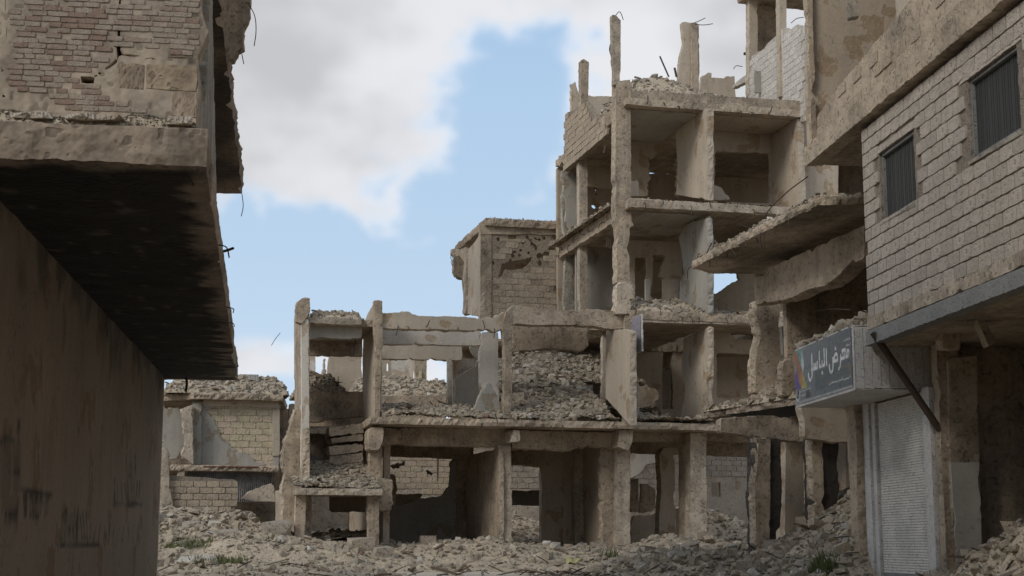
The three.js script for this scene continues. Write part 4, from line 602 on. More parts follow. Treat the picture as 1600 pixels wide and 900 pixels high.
// ---------------------------------------------------------------- collapsed building between the tall ruin and the block building
const mid = thing('collapsed_building', 'collapsed building with a jutting floor slab on scorched columns beside the shop sign', 'building', base(at(1250, 700, 33)));
{
  const MY = 6.75, fl = C.flat(MY), a = fl.hit(1262, 329), b = fl.hit(1082, 420);
  Q(mid, 'jutting_slab', C.flat(MY + 0.17), [[a[0] - 0.02, a[1] - 0.4], a, [mix(a[0], b[0], 0.5) - 0.05, mix(a[1], b[1], 0.5)], b, [b[0] + 0.7, b[1] + 0.5], [b[0] + 1.8, b[1] + 0.3], [b[0] + 6, b[1] + 0.3], [a[0] + 6, a[1] - 1.2], [a[0] + 1.2, a[1] - 1.0]], 'sootVar', { t: 0.17, cell: 0.07, amp: 0.06, col: (x, y, n, k) => { const s = sstep(0.45, 0.62, fbm(x * 1.2, y * 0.5, 9, 4)); const l = k === 1 ? mix(1.45, 0.85, s) : 1.2; return [l, l * mix(1, 1.02, s), l * mix(1, 0.98, s)]; } });
  const sb = C.side(a[0] + 1.15);
  P(mid, 'down_beam', sb, [[1350, 352], [1176, 430], [1180, 476], [1236, 466], [1262, 452], [1290, 446], [1312, 428], [1330, 410], [1350, 404]], 'concrete', { t: 0.4, cell: 0.07, amp: 0.05 });
  const Zc = C.front(C.flat(MY).hit(1180, 440)[1] - 0.2);
  P(mid, 'column', Zc, [[1184, 470], [1224, 466], [1216, 500], [1218, 545], [1228, 570], [1232, 612], [1182, 612], [1180, 540]], 'concrete', { t: 0.5, cell: 0.07, amp: 0.07 });
  P(mid, 'torn_wall', C.front(fl.hit(1250, 380)[1] + 1.5), [[1225, 560], [1240, 556], [1262, 610], [1222, 620]], 'concrete', { t: 0.3, cell: 0.07, amp: 0.06 });
  // rooms deep inside stay dark
  const inV = fl.hit(1280, 370)[1];
  Q(mid, 'inner_wall', C.front(inV + 2.4), rect(a[0] + 1.6, a[0] + 7, 3.6, MY), 'concrete', { t: 0.2, cell: 0.2 });
  Q(mid, 'inner_wall', C.side(a[0] + 4.2), rect(inV - 7, inV + 2.4, 3.6, MY), 'concrete', { t: 0.2, cell: 0.25 });
  Q(mid, 'upper_inner_wall', C.front(inV + 2.5), rect(C.u(1270, inV + 2.5), a[0] + 6, MY, 8.1), 'concrete', { t: 0.2, cell: 0.2 });
  P(mid, 'panel', C.front(inV + 4.6), [[1222, 510], [1246, 512], [1244, 556], [1224, 556]], 'plasterGrey', { t: 0.15, cell: 0.07 });
  // first floor slab with its burnt underside
  const M1 = 3.55, f1 = C.flat(M1), p = f1.hit(1100, 654), q = f1.hit(1252, 632);
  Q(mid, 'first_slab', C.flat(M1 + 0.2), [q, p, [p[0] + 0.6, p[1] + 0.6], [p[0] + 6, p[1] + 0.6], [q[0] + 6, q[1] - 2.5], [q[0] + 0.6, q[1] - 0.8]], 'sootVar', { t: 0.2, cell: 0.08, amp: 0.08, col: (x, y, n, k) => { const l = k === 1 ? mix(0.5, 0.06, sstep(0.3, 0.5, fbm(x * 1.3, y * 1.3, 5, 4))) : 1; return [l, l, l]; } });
  P(mid, 'burnt_beam', C.front(q[1] + 0.9), [[1125, 652], [1262, 648], [1262, 690], [1200, 686], [1170, 682], [1126, 676]], 'concrete', { t: 0.3, cell: 0.08, amp: 0.04 });
  P(mid, 'beam', C.front(q[1] - 0.6), [[1252, 634], [1358, 636], [1358, 690], [1300, 690], [1256, 684]], 'plasterBrown', { t: 0.3, cell: 0.08, amp: 0.04 });
  const gc = [[[1183, 684], [1220, 686], [1222, 770], [1216, 885], [1184, 885], [1180, 780]], [[1228, 684], [1256, 684], [1257, 875], [1226, 875]], [[1269, 684], [1310, 686], [1309, 885], [1275, 885], [1272, 740]], [[1322, 684], [1350, 684], [1350, 875], [1322, 875]]];
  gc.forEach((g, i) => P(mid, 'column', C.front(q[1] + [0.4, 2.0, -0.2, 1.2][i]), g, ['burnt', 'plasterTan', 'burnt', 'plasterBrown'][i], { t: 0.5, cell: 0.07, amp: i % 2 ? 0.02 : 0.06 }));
  P(mid, 'column', C.front(q[1] + 0.3), [[1182, 684], [1204, 686], [1203, 885], [1183, 885], [1180, 780]], 'concrete', { t: 0.35, cell: 0.06, amp: 0.05 }); P(mid, 'column', C.front(q[1] - 0.3), [[1268, 684], [1286, 686], [1290, 885], [1276, 885], [1271, 740]], 'concrete', { t: 0.35, cell: 0.06, amp: 0.05 });
  P(mid, 'dado', C.front(q[1] + 1.14), [[1322, 768], [1350, 768], [1350, 832], [1322, 832]], 'plasterGrey', { t: 0.05, cell: 0.06 });
}

// ---------------------------------------------------------------- upper storeys rising behind the tall ruin's roof
const upper = thing('upper_storey', 'white block upper storey with a torn wall above the tall ruin roof', 'building', base(C.W(uF, 0, 4)));
{
  const us = uF - 0.02, sf = C.side(us), out = [[1257, 190], [1168, 190], [1164, 128], [1140, 140], [1150, 128], [1172, 112], [1174, 88], [1186, 80], [1214, 54], [1222, 44], [1236, 46], [1244, 38], [1252, 42], [1257, 60]];
  const w = P(upper, 'white_wall', sf, out, 'mortarWhite', { t: 0.2, cell: 0.08, amp: 0.04 });
  const pl = sf.px(out), xs = pl.map((p) => p[0]), ys = pl.map((p) => p[1]); blocks(w, C.side(us - 0.02), Math.min(...xs), Math.max(...xs), Math.min(...ys), Math.max(...ys), (a, b) => sdPoly(pl, a, b) > 0.1, BT.white, { seed: 41, gap: 0.008, dep: 0.06, proud: 0.0, });
  const zf = sf.hit(1172, 120)[0], zm = sf.hit(1222, 80)[0];
  P(upper, 'column', C.front(zf), [[1171, -40], [1184, -40], [1184, 150], [1171, 150]], 'plasterTan', { t: 0.3, cell: 0.07, amp: 0.03 });
  P(upper, 'column', C.front(zm), [[1217, -40], [1229, -40], [1229, 150], [1219, 150]], 'plasterTan', { t: 0.25, cell: 0.06, amp: 0.02 });
  P(upper, 'wall_patch', C.front(zf - 0.9), [[1180, 110], [1200, 112], [1200, 146], [1180, 144]], 'plasterGrey', { t: 0.1, cell: 0.06 });
  P(upper, 'inner_wall', C.front(zf + 0.5), [[1182, -40], [1214, -40], [1213, 40], [1215, 64], [1214, 110], [1180, 110]], 'concrete', { t: 0.2, cell: 0.07, amp: 0.05 });
  Q(upper, 'roof_slab', C.flat(sf.hit(1172, -4)[1] + 0.2), [[us + 0.02, zm - 1.5], [us + 3.5, zm - 1.5], [us + 3.5, zf + 0.6], [us - 0.15, zf + 0.45]], 'concrete', { t: 0.2, cell: 0.1, amp: 0.05 });
  Q(upper, 'back_wall', C.side(us + 3.4), rect(-1, zf + 2, S4 - 2, S4 + 4.5), 'concrete', { t: 0.2, cell: 0.3 });
}

// ---------------------------------------------------------------- plastered house at the back of the open lot
const house = thing('plastered_house', 'half collapsed two storey house with grey plaster torn off yellow blocks, across the open lot', 'building', base(C.W(uu(350, 11.5), 0, 11.5)));
{
  const v = 11.5, w = C.front(v);
  const wp = [[300, 628], [436, 632], [436, 728], [300, 728]];
  P(house, 'block_core', C.front(v + 0.03), wp, 'mortarYellow', { t: 0.2, cell: 0.1 });
  const core = house.children[house.children.length - 1], pl = w.px(wp), torn = w.px([[320, 640], [336, 660], [348, 684], [366, 700], [390, 712], [402, 722], [428, 724], [430, 640], [400, 634], [340, 634]]);
  const xs = pl.map((p) => p[0]), ys = pl.map((p) => p[1]); const yt = [0, 1, 2, 3, 4, 5].map((i) => mat('blockYellow' + i, [0.60 + 0.02 * (i % 3), 0.515 + 0.015 * (i % 2), 0.36 + 0.02 * (i % 3)], T.block, T.blockB, 0.015));
  blocks(core, C.front(v), Math.min(...xs), Math.max(...xs), Math.min(...ys), Math.max(...ys), (a, b) => sdPoly(torn, a, b) > -0.25, yt, { seed: 51, gap: 0.009, dep: 0.06, proud: 0.004, bw: 0.42, bh: 0.21 });
  part(house, 'plaster_coat', ruin(C.front(v - 0.05), pl, { t: 0.05, cell: 0.07, amp: 0.02, holes: [withAmp(torn, 0.13)] }), 'plasterGrey');
  P(house, 'wall_band', C.front(v - 0.08), [[318, 624], [436, 627], [436, 637], [318, 634]], 'plasterTan', { t: 0.08, cell: 0.07, amp: 0.03 });
  P(house, 'pilaster', C.front(v - 0.2), [[301, 630], [315, 630], [314, 726], [299, 726]], 'plasterGrey', { t: 0.3, cell: 0.08, amp: 0.04 });
  P(house, 'broken_pier', C.front(v - 0.6), [[284, 640], [300, 634], [302, 726], [284, 712], [290, 690]], 'concretePale', { t: 0.4, cell: 0.07, amp: 0.08 });
  P(house, 'side_wall', C.front(v + 0.4), [[252, 634], [292, 640], [292, 700], [275, 716], [252, 720]], 'plasterGrey', { t: 0.2, cell: 0.09, amp: 0.06 });
  P(house, 'door_pier', C.front(v - 0.1), [[426, 640], [437, 640], [437, 712], [426, 712]], 'plasterTan', { t: 0.3, cell: 0.07 });
  Q(house, 'dark_room_wall', C.front(v + 2.6), rect(w.hit(250, 700)[0] - 4, w.hit(470, 700)[0] + 2, 0, w.hit(400, 626)[1]), 'concrete', { t: 0.2, cell: 0.3 });
  Q(house, 'roof_slab', C.flat(w.hit(360, 616)[1]), [[w.hit(302, 616)[0], v - 0.45], [w.hit(440, 616)[0], v - 0.45], [w.hit(462, 616)[0], v + 3], [w.hit(250, 616)[0] - 4, v + 3], [w.hit(292, 616)[0] - 1, v + 0.8]], 'concrete', { t: 0.22, cell: 0.09, amp: 0.06 });
  P(house, 'end_wall', C.front(v + 0.2), [[452, 632], [470, 632], [470, 770], [440, 770], [440, 716], [452, 712]], 'concrete', { t: 0.3, cell: 0.08, amp: 0.06 });
  Q(house, 'first_slab', C.flat(w.hit(360, 728)[1]), [[w.hit(262, 728)[0], v - 0.55], [w.hit(432, 728)[0], v - 0.55], [w.hit(440, 728)[0], v + 2.6], [w.hit(252, 728)[0] - 2, v + 2.6]], 'concrete', { t: 0.2, cell: 0.08, amp: 0.05 });
  P(house, 'red_edge', C.front(v - 0.6), [[318, 728], [418, 729], [418, 731], [318, 730]], mat('redPaint', [0.24, 0.10, 0.075], T.block, T.blockB, 0.004), { t: 0.06, cell: 0.04, amp: 0.01 });
  // crumpled corrugated front
  { const f = C.front(v - 0.2), pos = [], uv = [], idx = [], [a0] = f.hit(292, 750), [a1] = f.hit(427, 750), y0 = f.hit(360, 784)[1], y1 = f.hit(360, 738)[1], n = 260; for (let i = 0; i <= n; i++) for (let j = 0; j <= 3; j++) { const a = mix(a0, a1, i / n), y = mix(y0, y1, j / 3), q = f.W(a, y, Math.sin(i * 1.05) * 0.035 + (fbm(a * 1.5, y, 3, 2) - 0.5) * 0.12); pos.push(q.x, q.y, q.z); uv.push(a, y); } for (let i = 0; i < n; i++) for (let j = 0; j < 3; j++) { const q = i * 4 + j; idx.push(q, q + 4, q + 1, q + 1, q + 4, q + 5); }
    const g = new THREE.BufferGeometry(); g.setAttribute('position', new THREE.Float32BufferAttribute(pos, 3)); g.setAttribute('uv', new THREE.Float32BufferAttribute(uv, 2)); g.setIndex(idx); g.computeVertexNormals(); part(house, 'corrugated_front', g, mat('corrugated', [0.40, 0.385, 0.37], T.conc, T.concB, 0.01, { roughness: 0.7 })); }
  P(house, 'leaning_slab', C.front(v - 0.9), [[371, 782], [384, 770], [424, 755], [428, 760], [430, 784]], 'concretePale', { t: 0.2, cell: 0.07, amp: 0.03 });
  P(house, 'low_wall', C.front(v - 0.5), [[266, 730], [290, 732], [290, 760], [266, 760]], 'concrete', { t: 0.2, cell: 0.07, amp: 0.05, holes: [withAmp([[267, 734], [279, 733], [280, 750], [267, 750]], 0.03)] });
}
const yard = thing('yard_wall', 'low wall of tan blocks in front of the plastered house', 'wall', base(C.W(uu(315, 10), 0, 10)));
{
  const f = C.front(10), o = [[252, 748], [369, 750], [371, 775], [366, 800], [252, 812]], pl = f.px(o), xs = pl.map((p) => p[0]), ys = pl.map((p) => p[1]);
  const m = P(yard, 'mortar_core', C.front(10.03), [[250, 742], [262, 742], ...o.slice(1)], 'mortar', { t: 0.16, cell: 0.08, amp: 0.02 });
  blocks(m, f, Math.min(...xs), Math.max(...xs), f.hit(300, 751)[1] - 1.2, f.hit(300, 751)[1], (a, b) => sdPoly(pl, a, b) > 0.02, BT.tan, { seed: 61, gap: 0.016, dep: 0.08, proud: 0.012 });
  P(yard, 'end_pier', C.front(9.8), [[251, 700], [262, 704], [264, 760], [272, 800], [272, 822], [251, 822]], 'concretePale', { t: 0.4, cell: 0.07, amp: 0.08 });
}

// ---------------------------------------------------------------- ruins in the row behind
const rowB = thing('ruined_house', 'sunlit block house behind the ruin, its wall seen through the open ground floor', 'building', base(C.W(-2, 0, 15)));
{
  const v = 14.5, f = C.front(v), dots = [[604, 728, .1], [616, 729, .09], [622, 728, .1], [632, 724, .09], [650, 740, .05], [668, 738, .08], [674, 740, .07], [640, 735, .05], [658, 730, .04]].map(([x, y, r]) => withAmp(circ(...f.hit(x, y), r, 8), 0.03));
  const wp = f.px([[470, 690], [1210, 690], [1210, 850], [470, 850]]);
  const holes = [[[612, 772], [664, 772], [650, 784], [630, 792], [612, 792]], [[800, 766], [846, 766], [846, 790], [800, 790]], [[985, 752], [997, 752], [997, 800], [985, 800]], [[1112, 754], [1126, 754], [1126, 776], [1112, 776]], [[1149, 746], [1172, 746], [1172, 775], [1149, 772]]].map((h) => withAmp(f.px(h), 0.05));
  const w = part(rowB, 'front_wall', ruin(f, wp, { t: 0.2, cell: 0.1, holes: [...holes, ...dots] }), 'mortarPale');
  blocks(w, C.front(v - 0.02), f.hit(590, 700)[0], f.hit(712, 700)[0], f.hit(600, 772)[1], f.hit(600, 700)[1], (a, b) => holes.every((h) => sdPoly(h, a, b) < -0.1) && dots.every((h) => sdPoly(h, a, b) < -0.05), BT.tan, { seed: 71, dep: 0.07, proud: 0.012, gap: 0.01 });
  blocks(w, C.front(v - 0.02), f.hit(792, 700)[0], f.hit(1060, 700)[0], f.hit(900, 764)[1], f.hit(900, 704)[1], (a, b) => holes.every((h) => sdPoly(h, a, b) < -0.1) && h3(a * 9, b * 9, 3) > 0.1, BT.grey, { seed: 72, dep: 0.07, proud: 0.012, gap: 0.012 });
  blocks(w, C.front(v - 0.02), f.hit(1095, 700)[0], f.hit(1195, 700)[0], f.hit(1100, 744)[1], f.hit(1100, 704)[1], (a, b) => holes.every((h) => sdPoly(h, a, b) < -0.1), BT.grey, { seed: 73, dep: 0.07, proud: 0.012, gap: 0.012 });
  P(rowB, 'plaster_patch', C.front(v - 0.06), [[985, 706], [1034, 706], [1034, 722], [1010, 726], [1000, 740], [985, 748]], 'plasterWhite', { t: 0.05, cell: 0.07, amp: 0.06 });
  P(rowB, 'hanging_rod', C.front(v - 1), [[683, 716], [686, 716], [685, 752], [683, 752]], 'rust', { t: 0.05, cell: 0.04, amp: 0 });
  Q(rowB, 'back_wall', C.front(v + 4), rect(wp[0][0], wp[1][0] + 4, 0, 4.2), 'plasterTan', { t: 0.2, cell: 0.3 });
  Q(rowB, 'roof_slab', C.flat(4.5), [[wp[0][0] - 3.5, v - 0.2], [wp[1][0], v - 0.2], [wp[1][0], v + 4.2], [wp[0][0] - 3.5, v + 4.2]], 'concrete', { t: 0.2, cell: 0.2, amp: 0.06 });
  // upper remains seen through the first floor
  const g = C.front(v + 1), h2 = C.front(v + 3);
  P(rowB, 'spandrel', g, [[588, 618], [697, 618], [697, 690], [588, 690]], 'concrete', { t: 0.3, cell: 0.09, amp: 0.04 });
  P(rowB, 'white_panel', h2, [[611, 552], [646, 552], [646, 640], [611, 640]], 'plasterWhite', { t: 0.15, cell: 0.08, amp: 0.03 });
  P(rowB, 'standing_pier', C.front(v + 2.6), [[648, 548], [667, 548], [666, 640], [648, 640]], 'concrete', { t: 0.3, cell: 0.07, amp: 0.03 });
  P(rowB, 'yellow_strip', C.front(v + 2.5), [[651, 600], [656, 580], [659, 576], [659, 604], [651, 604]], 'plasterYellow', { t: 0.08, cell: 0.05, amp: 0.01 });
  P(rowB, 'dark_panel', h2, [[590, 552], [611, 552], [611, 640], [590, 640]], 'plasterBrown', { t: 0.2, cell: 0.08, holes: [withAmp([[604, 566], [608, 566], [608, 580], [604, 580]], 0.02)] });
  P(rowB, 'brown_panel', h2, [[512, 540], [566, 540], [566, 620], [512, 620]], 'plasterBrown', { t: 0.2, cell: 0.1, amp: 0.03 });
  P(rowB, 'standing_pier', C.front(v + 2.4), [[502, 560], [510, 556], [510, 600], [502, 604]], 'plasterTan', { t: 0.2, cell: 0.06, amp: 0.06 });
  P(rowB, 'white_post', h2, [[478, 550], [493, 550], [493, 600], [478, 600]], 'plasterWhite', { t: 0.2, cell: 0.08 });
}

// ---------------------------------------------------------------- unseen buildings added round the camera to keep the near street in shade
{
  const nb = thing('shade_building', 'unseen plain concrete building added beside the viewer to shade the near street', 'building', new V3(-9, 0, 2));
  Q(nb, 'wall', plane(new V3(-2.6, 0, -5.5), new V3(0, 0, 1), Y, new V3(-1, 0, 0)), rect(0, 22, 0, 6), 'concrete', { t: 0.3, cell: 0.5 });
  Q(nb, 'end_wall', plane(new V3(-2.7, 0, -5.4), new V3(-1, 0, 0), Y, new V3(0, 0, 1)), rect(0, 9, 0, 6), 'concrete', { t: 0.3, cell: 0.5 });
  Q(nb, 'roof_slab', plane(new V3(-2.6, 6.2, -5.5), new V3(0, 0, 1), new V3(-1, 0, 0), new V3(0, -1, 0)), rect(0, 22, 0, 6), 'concrete', { t: 0.2, cell: 0.6 });
  const nr = thing('shade_building', 'unseen plain concrete building added past the block building to shade the near street', 'building', base(R.W(2, 0, -16)));
  Q(nr, 'wall', R.side(0.1), rect(-34, -9.5, 0, 14), 'concrete', { t: 0.3, cell: 0.5 });
  Q(nr, 'end_wall', R.front(-9.6), rect(0.1, 7, 0, 14), 'concrete', { t: 0.3, cell: 0.5 });
  Q(nr, 'roof_slab', R.flat(14.2), rect(0.1, 7, -34, -9.5), 'concrete', { t: 0.2, cell: 0.6 });
}

// ---------------------------------------------------------------- rubble
const H1 = heap({ fr: C, u: [-16, 8], v: [-9.5, 0.7], seed: 1, n: 17000, s0: 0.035, s1: 0.42, bumps: 0.15, label: 'long bank of rubble along the foot of the ruined arcade', h: (u, v) => 0.7 * sstep(-3.9, -0.7, v) * (0.92 + 0.16 * Math.sin(u * 1.1)) + 0.14 * sstep(-5.5, -9, u) * sstep(-9.4, -6.5, v) - 0.3 * sstep(-3.3, -4.6, v) * sstep(-9, -6, u), dens: (u, v) => 0.05 + 0.75 * Math.max(sstep(-4.4, -1.8, v), 0.45 * sstep(-5, -8, u)) });
const H2 = heap({ fr: C, u: [-24, -9.4], v: [0.2, 11.3], seed: 2, n: 9000, s0: 0.045, s1: 0.5, bumps: 0.16, label: 'wide mound of broken concrete in the open lot before the plastered house', h: (u, v) => 0.72 + 0.085 * v + 0.35 * Math.exp(-(((u + 12.5) / 2) ** 2 + ((v - 6) / 3) ** 2)) });
const H3 = heap({ fr: C, u: [-9.6, 9.5], v: [0.6, 14.2], seed: 3, n: 6500, s0: 0.06, s1: 0.5, bumps: 0.14, label: 'rubble covering the ground floor inside the tall ruin', h: (u, v) => 0.55 + 1.4 * sstep(7, 13, v) * (0.35 + 0.65 * Math.exp(-(((u + 1.5) / 2.2) ** 2)) + 0.65 * Math.exp(-(((u - 6.6) / 2) ** 2))) + 0.5 * Math.exp(-(((u + 7.5) / 1.3) ** 2 + ((v - 2) / 2) ** 2)) });
heap({ fr: C, u: [uB + 0.1, uC - 0.1], v: [-0.72, 2.6], y0: S1, seed: 4, n: 1600, s0: 0.04, s1: 0.3, bumps: 0.1, label: 'rubble on the first floor between fin wall and leaning slab', h: (u, v) => 0.08 + 0.36 * sstep(-0.7, 1.3, v) });
const HS = heap({ fr: C, u: [uC + 0.15, -0.5], v: [-0.72, 5.8], y0: S1, seed: 5, n: 4200, s0: 0.045, s1: 0.42, bumps: 0.15, label: 'steep slope of broken concrete filling the first floor bay', h: (u, v) => 0.06 + (2.1 + 0.35 * sstep(-3, -1.5, u)) * Math.pow(cl((v + 0.5) / 5.8), 1.02) });
heap({ fr: C, u: [-0.5, 2.1], v: [2.7, 6.6], y0: S1, seed: 25, n: 1500, s0: 0.045, s1: 0.42, bumps: 0.14, label: 'rubble slope carrying on behind the plastered side wall of the first floor bay', h: (u, v) => 0.06 + 2.45 * Math.pow(cl((v + 0.5) / 5.8), 1.02) * sstep(2.3, 1.2, u) });
heap({ fr: C, u: [uu(483), uu(566)], v: [0.1, 3.4], y0: 6.55, seed: 6, skirt: true, n: 700, s0: 0.04, s1: 0.28, bumps: 0.1, label: 'rubble on the small roof between the two fin walls', h: (u, v) => 0.1 + 0.16 * sstep(0, 0.8, v) });
heap({ fr: C, u: [uu(483), uu(560)], v: [2.5, 5.5], y0: 4.85, seed: 7, skirt: true, n: 900, s0: 0.05, s1: 0.3, bumps: 0.12, label: 'rubble heaped on the sagging spandrel between the fin walls', h: (u, v) => 0.1 + 0.42 * sstep(2.5, 3.4, v) });
heap({ fr: C, u: [uu(590, 15.5) - 1, uu(700, 15.5) + 0.4], v: [15.6, 18.5], y0: 6.0, seed: 8, skirt: true, n: 1000, s0: 0.06, s1: 0.45, bumps: 0.16, label: 'rubble on the roof of the block house behind', h: (u, v) => 0.1 + 0.6 * sstep(15.5, 16.6, v) });
heap({ fr: C, u: [uu(464, -1), uu(594, -1)], v: [-1.05, 2.0], y0: 2.05, seed: 9, n: 1500, s0: 0.04, s1: 0.32, bumps: 0.1, label: 'debris spilling over the little balcony slab', h: (u, v) => 0.06 + 0.75 * sstep(-1.0, 1.6, v) });
heap({ fr: C, u: [0.05, uF], v: [-0.25, 5], y0: S4, seed: 10, skirt: true, n: 2200, s0: 0.04, s1: 0.4, bumps: 0.14, label: 'rubble strewn over the roof of the tall ruin', h: (u, v) => 0.1 + sstep(-0.25, 0.6, v) * (0.2 + 0.5 * Math.exp(-(((u - 1.2) / 1.2) ** 2)) + 0.2 * v) });
heap({ fr: C, u: [0.15, uE], v: [-0.2, 3], y0: S2, seed: 11, skirt: true, n: 700, s0: 0.05, s1: 0.42, bumps: 0.12, label: 'broken boards and rubble on the second floor of the tall ruin', h: (u, v) => 0.08 + 0.4 * sstep(-0.1, 0.9, v) });
heap({ fr: C, u: [uE + 0.3, uF], v: [-0.15, 3], y0: S2, seed: 12, skirt: true, n: 400, s0: 0.04, s1: 0.25, bumps: 0.06, label: 'thin scatter of rubble on the second floor bay beside the partition', h: (u, v) => 0.05 + 0.2 * sstep(-0.1, 0.8, v) });
heap({ fr: C, u: [0.1, uE + 0.1], v: [-0.7, 4.4], y0: S1, seed: 13, n: 1500, s0: 0.04, s1: 0.35, bumps: 0.12, label: 'rubble on the first floor of the tall ruin under the hanging sign', h: (u, v) => 0.08 + 0.5 * sstep(-0.6, 2.2, v) * (0.4 + 0.6 * sstep(1.6, 0.2, u)) });
heap({ fr: C, u: [0.0, uF], v: [-0.4, 0.9], y0: S3, seed: 14, skirt: true, n: 350, s0: 0.03, s1: 0.14, bumps: 0.03, res: 0.1, label: 'thin dust and grit along the third floor edge', h: () => 0.02 });
heap({ fr: C, u: [-0.4, 0.3], v: [0.6, 6.8], y0: S3, seed: 15, skirt: true, n: 400, s0: 0.04, s1: 0.25, bumps: 0.08, label: 'grit along the open side edge of the third floor', h: () => 0.07 });
heap({ fr: C, u: [C.front(7.6).hit(757, 343)[0] + 0.05, C.front(7.6).hit(896, 343)[0] + 0.5], v: [7.45, 10], y0: C.front(7.6).hit(760, 343)[1] + 0.02, seed: 16, skirt: true, n: 500, s0: 0.03, s1: 0.16, bumps: 0.05, label: 'grit and stones on the roof of the bullet holed block house', h: () => 0.03 });
{
  const fl = C.flat(6.75), a = fl.hit(1262, 329), b = fl.hit(1082, 420), U2 = new V3().copy(fl.W(...b)).sub(fl.W(...a)).normalize(), len = Math.hypot(a[0] - b[0], a[1] - b[1]);
  const fe = { W: (u, y, v) => fl.W(...a).setY(y).addScaledVector(U2, u).addScaledVector(C.U, v) };
  heap({ fr: fe, u: [-0.3, len - 0.05], v: [0.06, 1.6], y0: 6.92, seed: 17, skirt: true, n: 1100, s0: 0.03, s1: 0.3, bumps: 0.09, res: 0.1, label: 'rubble along the edge of the jutting slab', h: (u, v) => 0.03 + 0.12 * sstep(0, 0.4, v) });
  const f1 = C.flat(3.55), p = f1.hit(1100, 654), q = f1.hit(1252, 632), U3 = f1.W(...p).sub(f1.W(...q)).normalize(), l3 = Math.hypot(p[0] - q[0], p[1] - q[1]);
  const f3 = { W: (u, y, v) => f1.W(...q).setY(y).addScaledVector(U3, u).addScaledVector(C.U, v) };
  heap({ fr: f3, u: [-0.8, l3], v: [-0.05, 2.6], y0: 3.72, seed: 18, skirt: true, n: 1500, s0: 0.04, s1: 0.42, bumps: 0.13, res: 0.1, label: 'rubble spilling over the burnt first floor slab beside the shop sign', h: (u, v) => 0.06 + 0.7 * sstep(-0.1, 1.3, v) * sstep(l3 + 0.6, l3 * 0.3, u) });
}
heap({ fr: C, u: [C.front(11.5).hit(258, 600)[0], C.front(11.5).hit(452, 600)[0]], v: [11.15, 14.4], y0: C.front(11.5).hit(360, 616)[1], seed: 19, skirt: true, n: 1500, s0: 0.06, s1: 0.5, bumps: 0.2, label: 'rubble on the roof of the plastered house', h: (u, v) => 0.1 + 0.5 * sstep(11, 12.6, v) });
const H4 = heap({ fr: R, u: [-4.5, 4.5], v: [2.2, 13], seed: 20, n: 9500, s0: 0.04, s1: 0.5, bumps: 0.15, label: 'tall heap of broken concrete beside the white shutter frame', h: (u, v) => 1.6 * sstep(-0.9, 2.2, u - 0.2 * (v - 3)) * sstep(2.3, 3.7, v) + 0.12 * sstep(-3.5, -1, u) + 0.45 * sstep(5, 8, v) * sstep(-3.2, -1.2, u) - 0.12 });
const H5 = heap({ fr: R, u: [-0.4, 5], v: [-8.5, -0.3], seed: 21, n: 6000, s0: 0.03, s1: 0.36, bumps: 0.13, label: 'rubble heap in the dark open shop by the frame edge', h: (u, v) => (0.2 + 1.1 * sstep(-0.6, -5.2, v)) * sstep(-0.4, 0.8, u) - 0.05 });
heap({ fr: L, u: [-3.4, -0.08], v: [0.0, 0.17], y0: LS + 0.26, seed: 22, n: 1400, s0: 0.012, s1: 0.07, bumps: 0.02, res: 0.03, label: 'crumbled mortar along the ledge of the overhanging slab', h: (u, v) => 0.03 + (0.08 + 0.07 * fbm(u * 3, 1, 2, 3)) * sstep(0, 0.1, v) });
{
  const { SU } = SH; const sg = R.side(-0.11), vt = sg.hit(1332, 509), vl = sg.hit(1241, 545);
  globalThis.SG = { v0: vt[0], v1: vl[0], y1: (vt[1] + vl[1]) / 2, y0: (sg.hit(1346, 608)[1] + sg.hit(1250, 634)[1]) / 2 };
  heap({ fr: R, u: [-0.08, 1.3], v: [SG.v0 + 0.05, SG.v1 - 0.1], y0: SG.y1, seed: 23, skirt: true, n: 900, s0: 0.04, s1: 0.42, bumps: 0.08, res: 0.1, label: 'rubble piled on top of the shop sign box', h: (u, v) => 0.02 + 0.3 * sstep(-0.1, 0.7, u) * sstep(SG.v1, SG.v1 - 1.2, v) });
}

// ---------------------------------------------------------------- larger loose pieces
{
  const r = rng(4242), set = (hp, n, u0, u1, v0, v1, s0, s1, label, group, dark) => { for (let i = 0; i < n; i++) { const s = mix(s0, s1, r() * r()); chunk(hp, mix(u0, u1, r()), mix(v0, v1, r()), s, r() < 0.55 ? 0.26 : 0.6, label, group, dark ? (r() < 0.7 ? 0 : 2) : Math.floor(r() * 4), r() * 6, (r() - 0.5) * 0.9); } };
  set(H1, 26, -9, 6, -3.4, -0.6, 0.22, 0.5, 'loose concrete chunk on the rubble bank before the arcade', 'chunks before the arcade');
  set(H1, 20, -15, -9, -8.5, -0.6, 0.25, 0.6, 'loose concrete chunk on the low rubble beside the dark near wall', 'chunks beside the near wall');
  set(H2, 34, -18, -9.6, 0.5, 9.5, 0.3, 0.75, 'loose concrete chunk on the mound before the plastered house', 'chunks in the open lot');
  set(HS, 22, uC + 0.5, -0.9, 0.2, 4.6, 0.3, 0.62, 'broken concrete piece on the slope inside the first floor bay', 'pieces on the first floor slope');
  set(H4, 36, -1.5, 2.0, 3.6, 9.5, 0.25, 0.6, 'angular concrete piece on the heap beside the shutter', 'pieces beside the shutter', true);
  set(H5, 22, 0.0, 2.4, -7, -1, 0.2, 0.45, 'angular concrete piece in the dark open shop', 'pieces in the open shop', true);
}

